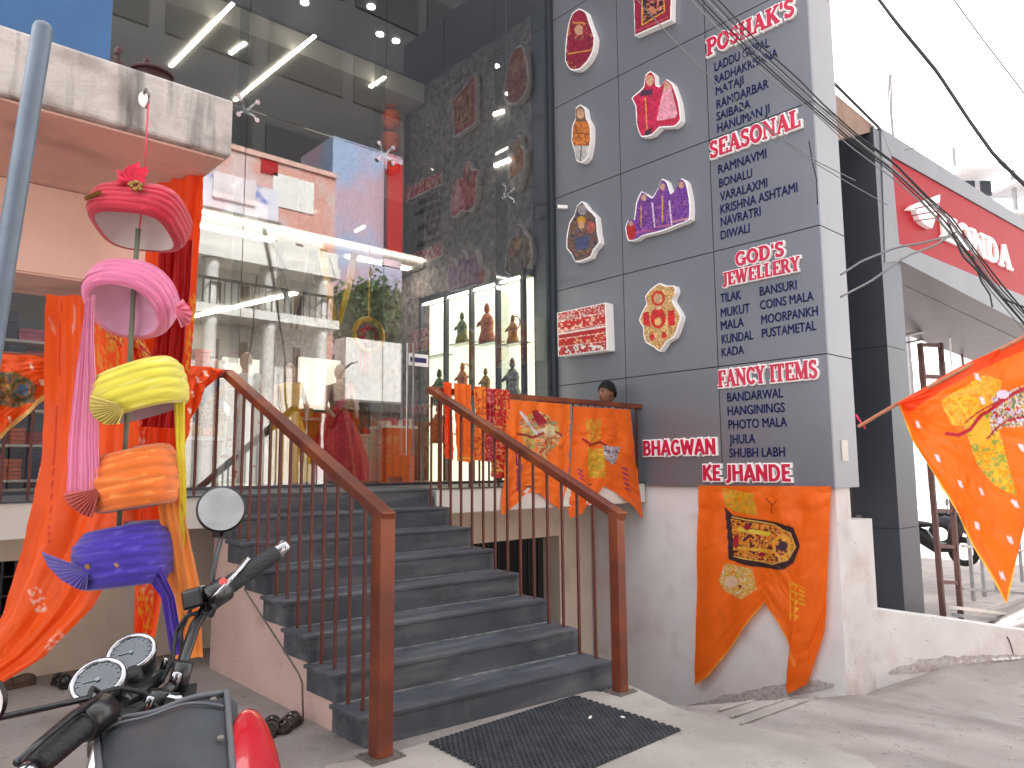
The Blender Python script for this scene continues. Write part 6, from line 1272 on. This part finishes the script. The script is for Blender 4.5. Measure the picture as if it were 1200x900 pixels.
# ---------------------------------------------------------------- street behind the camera, seen only in the glass
M_ow = layer(mat('aged_white_paint', (226, 222, 214), .85, var=.06, scale=1.0), (170, 160, 150), 2.0, .55, .75, detail=10, fac=.6)
M_opink = layer(mat('salmon_paint', (206, 150, 136), .85, var=.08), (200, 180, 176), .6, .5, .6, fac=.8)
ob = thing('opposite_house', (9, -9, 0), 'white colonnaded house with balconies across the street behind the camera', 'building')
YO = -9.0
def o_(px, py): # mirror image of a point seen in the glass: reflect the ray at the glass plane
    r = ray(px, py); k = (2*YG-YO)/r[1]; p = CAMP+r*k; return V(p[0], YO, p[2])
def obx(x0, y0, x1, y1, d0, d1, name, m_, flat=None):
    a, b = o_(x0, y0), o_(x1, y1); c_ = o_((x0+x1)/2, (y0+y1)/2)
    za, zb_ = (o_((x0+x1)/2, y1)[2], o_((x0+x1)/2, y0)[2]); xa, xb = o_(x0, (y0+y1)/2)[0], o_(x1, (y0+y1)/2)[0]
    return obj(name, MB().box((xa, YO-d1, za), (xb, YO-d0, zb_)), m_, ob)
zg = [o_(330, y)[2] for y in (232, 262, 300, 325, 375, 400, 415, 470)]
xa, xb = o_(150, 350)[0], o_(392, 350)[0]
def row(z0, z1, d0, d1, name, m_, x0=None, x1=None): return obj(name, MB().box((xa if x0 is None else x0, YO-d1, z0), (xb if x1 is None else x1, YO-d0, z1)), m_, ob)
z_roof, z_b1, z_b2, z_f1 = o_(330, 262)[2], o_(330, 318)[2], o_(330, 380)[2], o_(330, 402)[2]
row(0, z_roof, .9, 6, 'wall', M_ow); row(z_b1, z_b1+.35, -.4, .9, 'cornice', M_ow); row(z_b1+.36, z_b1+.95, -.2, -.1, 'parapet', M_ow); row(z_b2, z_b2+.3, -.4, .9, 'balcony_slab', M_ow)
nb = 7
for i in range(nb):
    x = xa+(xb-xa)*(i+.5)/nb
    if i % 2 == 0 or i == nb-1:
        for z0, z1 in ((0, z_b2-.01), (z_b2+.31, z_b1-.01)): obj('column', MB().tube([V(x, YO+.0, z0), V(x, YO, z0+.2), V(x, YO, z1-.3), V(x, YO, z1)], [.3, .22, .2, .34], 14), M_ow, ob, smooth=True)
    for z0, z1, nm in ((z_b2+.35, z_b1-.5, 'window'), (.6, z_b2-.6, 'window'), (z_b1+1.2, z_roof-.3, 'window')):
        obj(nm, MB().box((x+.35, YO-.898, z0), (x+(xb-xa)/nb-.35, YO-.86, z1)), mat('brown_shutter', (110, 86, 76), .8, var=.2, scale=8), ob); obj('window_frame', MB().box((x+.28, YO-.899, z0-.1), (x+(xb-xa)/nb-.28, YO-.84, z0-.01)), M_ow, ob)
for i in range(60): x = xa+(xb-xa)*i/60; obj('baluster', MB().box((x, YO+.3, z_b2+.3), (x+.03, YO+.33, z_b2+1.1)), M_black, ob) if i % 2 == 0 else None
row(z_b2+1.1, z_b2+1.18, -.36, -.28, 'balcony_rail', M_black)
P = thing('opposite_pink_house', (8, -16, 0), 'salmon painted taller house behind the colonnaded one', 'building')
def far(x0, y0, x1, y1, Y_, name, m_, par, th=4):
    def g(px, py): r = ray(px, py); k = (2*YG-Y_)/r[1]; p = CAMP+r*k; return p
    a, b = g(x0, (y0+y1)/2), g(x1, (y0+y1)/2); xm = (x0+x1)/2
    return obj(name, MB().box((a[0], Y_-th, g(xm, y1)[2]), (b[0], Y_, g(xm, y0)[2])), m_, par)
far(120, 168, 392, 420, -16, 'wall', M_opink, P); far(320, 208, 368, 246, -15.95, 'window', M_ow, P, .04); far(306, 186, 326, 204, -15.95, 'window', M_redf, P, .04); far(120, 164, 396, 170, -15.9, 'roof_edge', M_soffit, P, 5)
bb = thing('opposite_billboard', (7, -12, 8), 'blue and white billboard on the roof of the colonnaded house', 'billboard')
far(180, 205, 327, 244, -11.9, 'board', mat('billboard_blue', (60, 84, 170), .6, c2=(214, 210, 216), scale=.5, lo=.47, hi=.53), bb, .15)
far(250, 206, 300, 236, -11.8, 'picture_patch', mat('billboard_pale', (220, 206, 206), .6, var=.15, scale=1.2), bb, .08); far(181, 244, 330, 248, -11.8, 'frame', M_plate, bb, .2)
for px in (200, 250, 310): far(px, 246, px+2, 300, -12, 'support', M_plate, bb, .1)
dt = thing('reflection_blocker', (10, -34, 0), 'tall charcoal block added behind the camera to darken the glass reflection', 'building')
obj('wall', MB().box((-30, -50, 0), (70, -34, 46)), mat('blocker_dark', (34, 32, 36), .6, var=.15, scale=.3), dt)  # unseen block added to keep bright sky out of the glass reflection
for i in range(14):
    for j in range(4): obj('blocker_band', MB().box((-28+i*7, -33.99, 14+j*8), (-22+i*7, -33.9, 18+j*8)), M_seam, dt)
bh = thing('opposite_blue_house', (20, -20, 0), 'pale blue grey house with a tiled roof further along the street', 'building')
far(388, 172, 475, 420, -22, 'wall', mat('pale_blue_wall', (150, 168, 196), .8, c2=(186, 156, 168), scale=.25, lo=.45, hi=.6), bh); far(455, 195, 498, 300, -21.5, 'red_banner', M_redf, bh, .2)
far(405, 400, 490, 470, -14, 'low_wall', M_ow, bh, 1)
# trees seen in the glass
def tree(px, py, Y_, R_, label, seed):
    r = ray(px, py); k = (2*YG-Y_)/r[1]; p = CAMP+r*k; c = V(p[0], Y_, p[2]); g_ = np.random.default_rng(seed)
    t = thing('street_tree', (c[0], Y_, 0), label, 'tree', 'street trees across the road')
    tr = MB(); tr.tube([V(c[0], Y_, 0), V(c[0]+.1, Y_, c[2]*.5), V(c[0], Y_, c[2])], [.3, .2, .08], 8)
    for q in range(6): a = q; tr.tube([V(c[0]+.1, Y_, c[2]*.55), c+V(math.cos(a)*R_*.7, math.sin(a)*R_*.7, R_*.2*math.sin(q*2))], [.1, .03], 6)
    obj('trunk', tr, mat('bark', (84, 70, 60), .9, var=.2), t)
    n_ = 5000; cl = g_.normal(size=(26, 3)); cl = cl/np.linalg.norm(cl, axis=1)[:, None]*g_.uniform(.3, .95, (26, 1))*R_*V(1, 1, .7)
    pos = cl[g_.integers(0, 26, n_)]+g_.normal(size=(n_, 3))*R_*.17; mb = MB()
    d1, d2 = g_.normal(size=(n_, 3))*.11, g_.normal(size=(n_, 3))*.11
    for i in range(n_): q = c+pos[i]; mb.add([q-d1[i], q+d2[i], q+d1[i]], [(0, 1, 2)])
    obj('crown', mb, mat('leaves', (70, 104, 46), .7, c2=(38, 62, 30), scale=1.5), t)
tree(425, 372, -17, 2.6, 'round leafy tree between the colonnaded and the blue house', 1); tree(460, 392, -19, 2.4, 'second leafy tree further right across the road', 2)
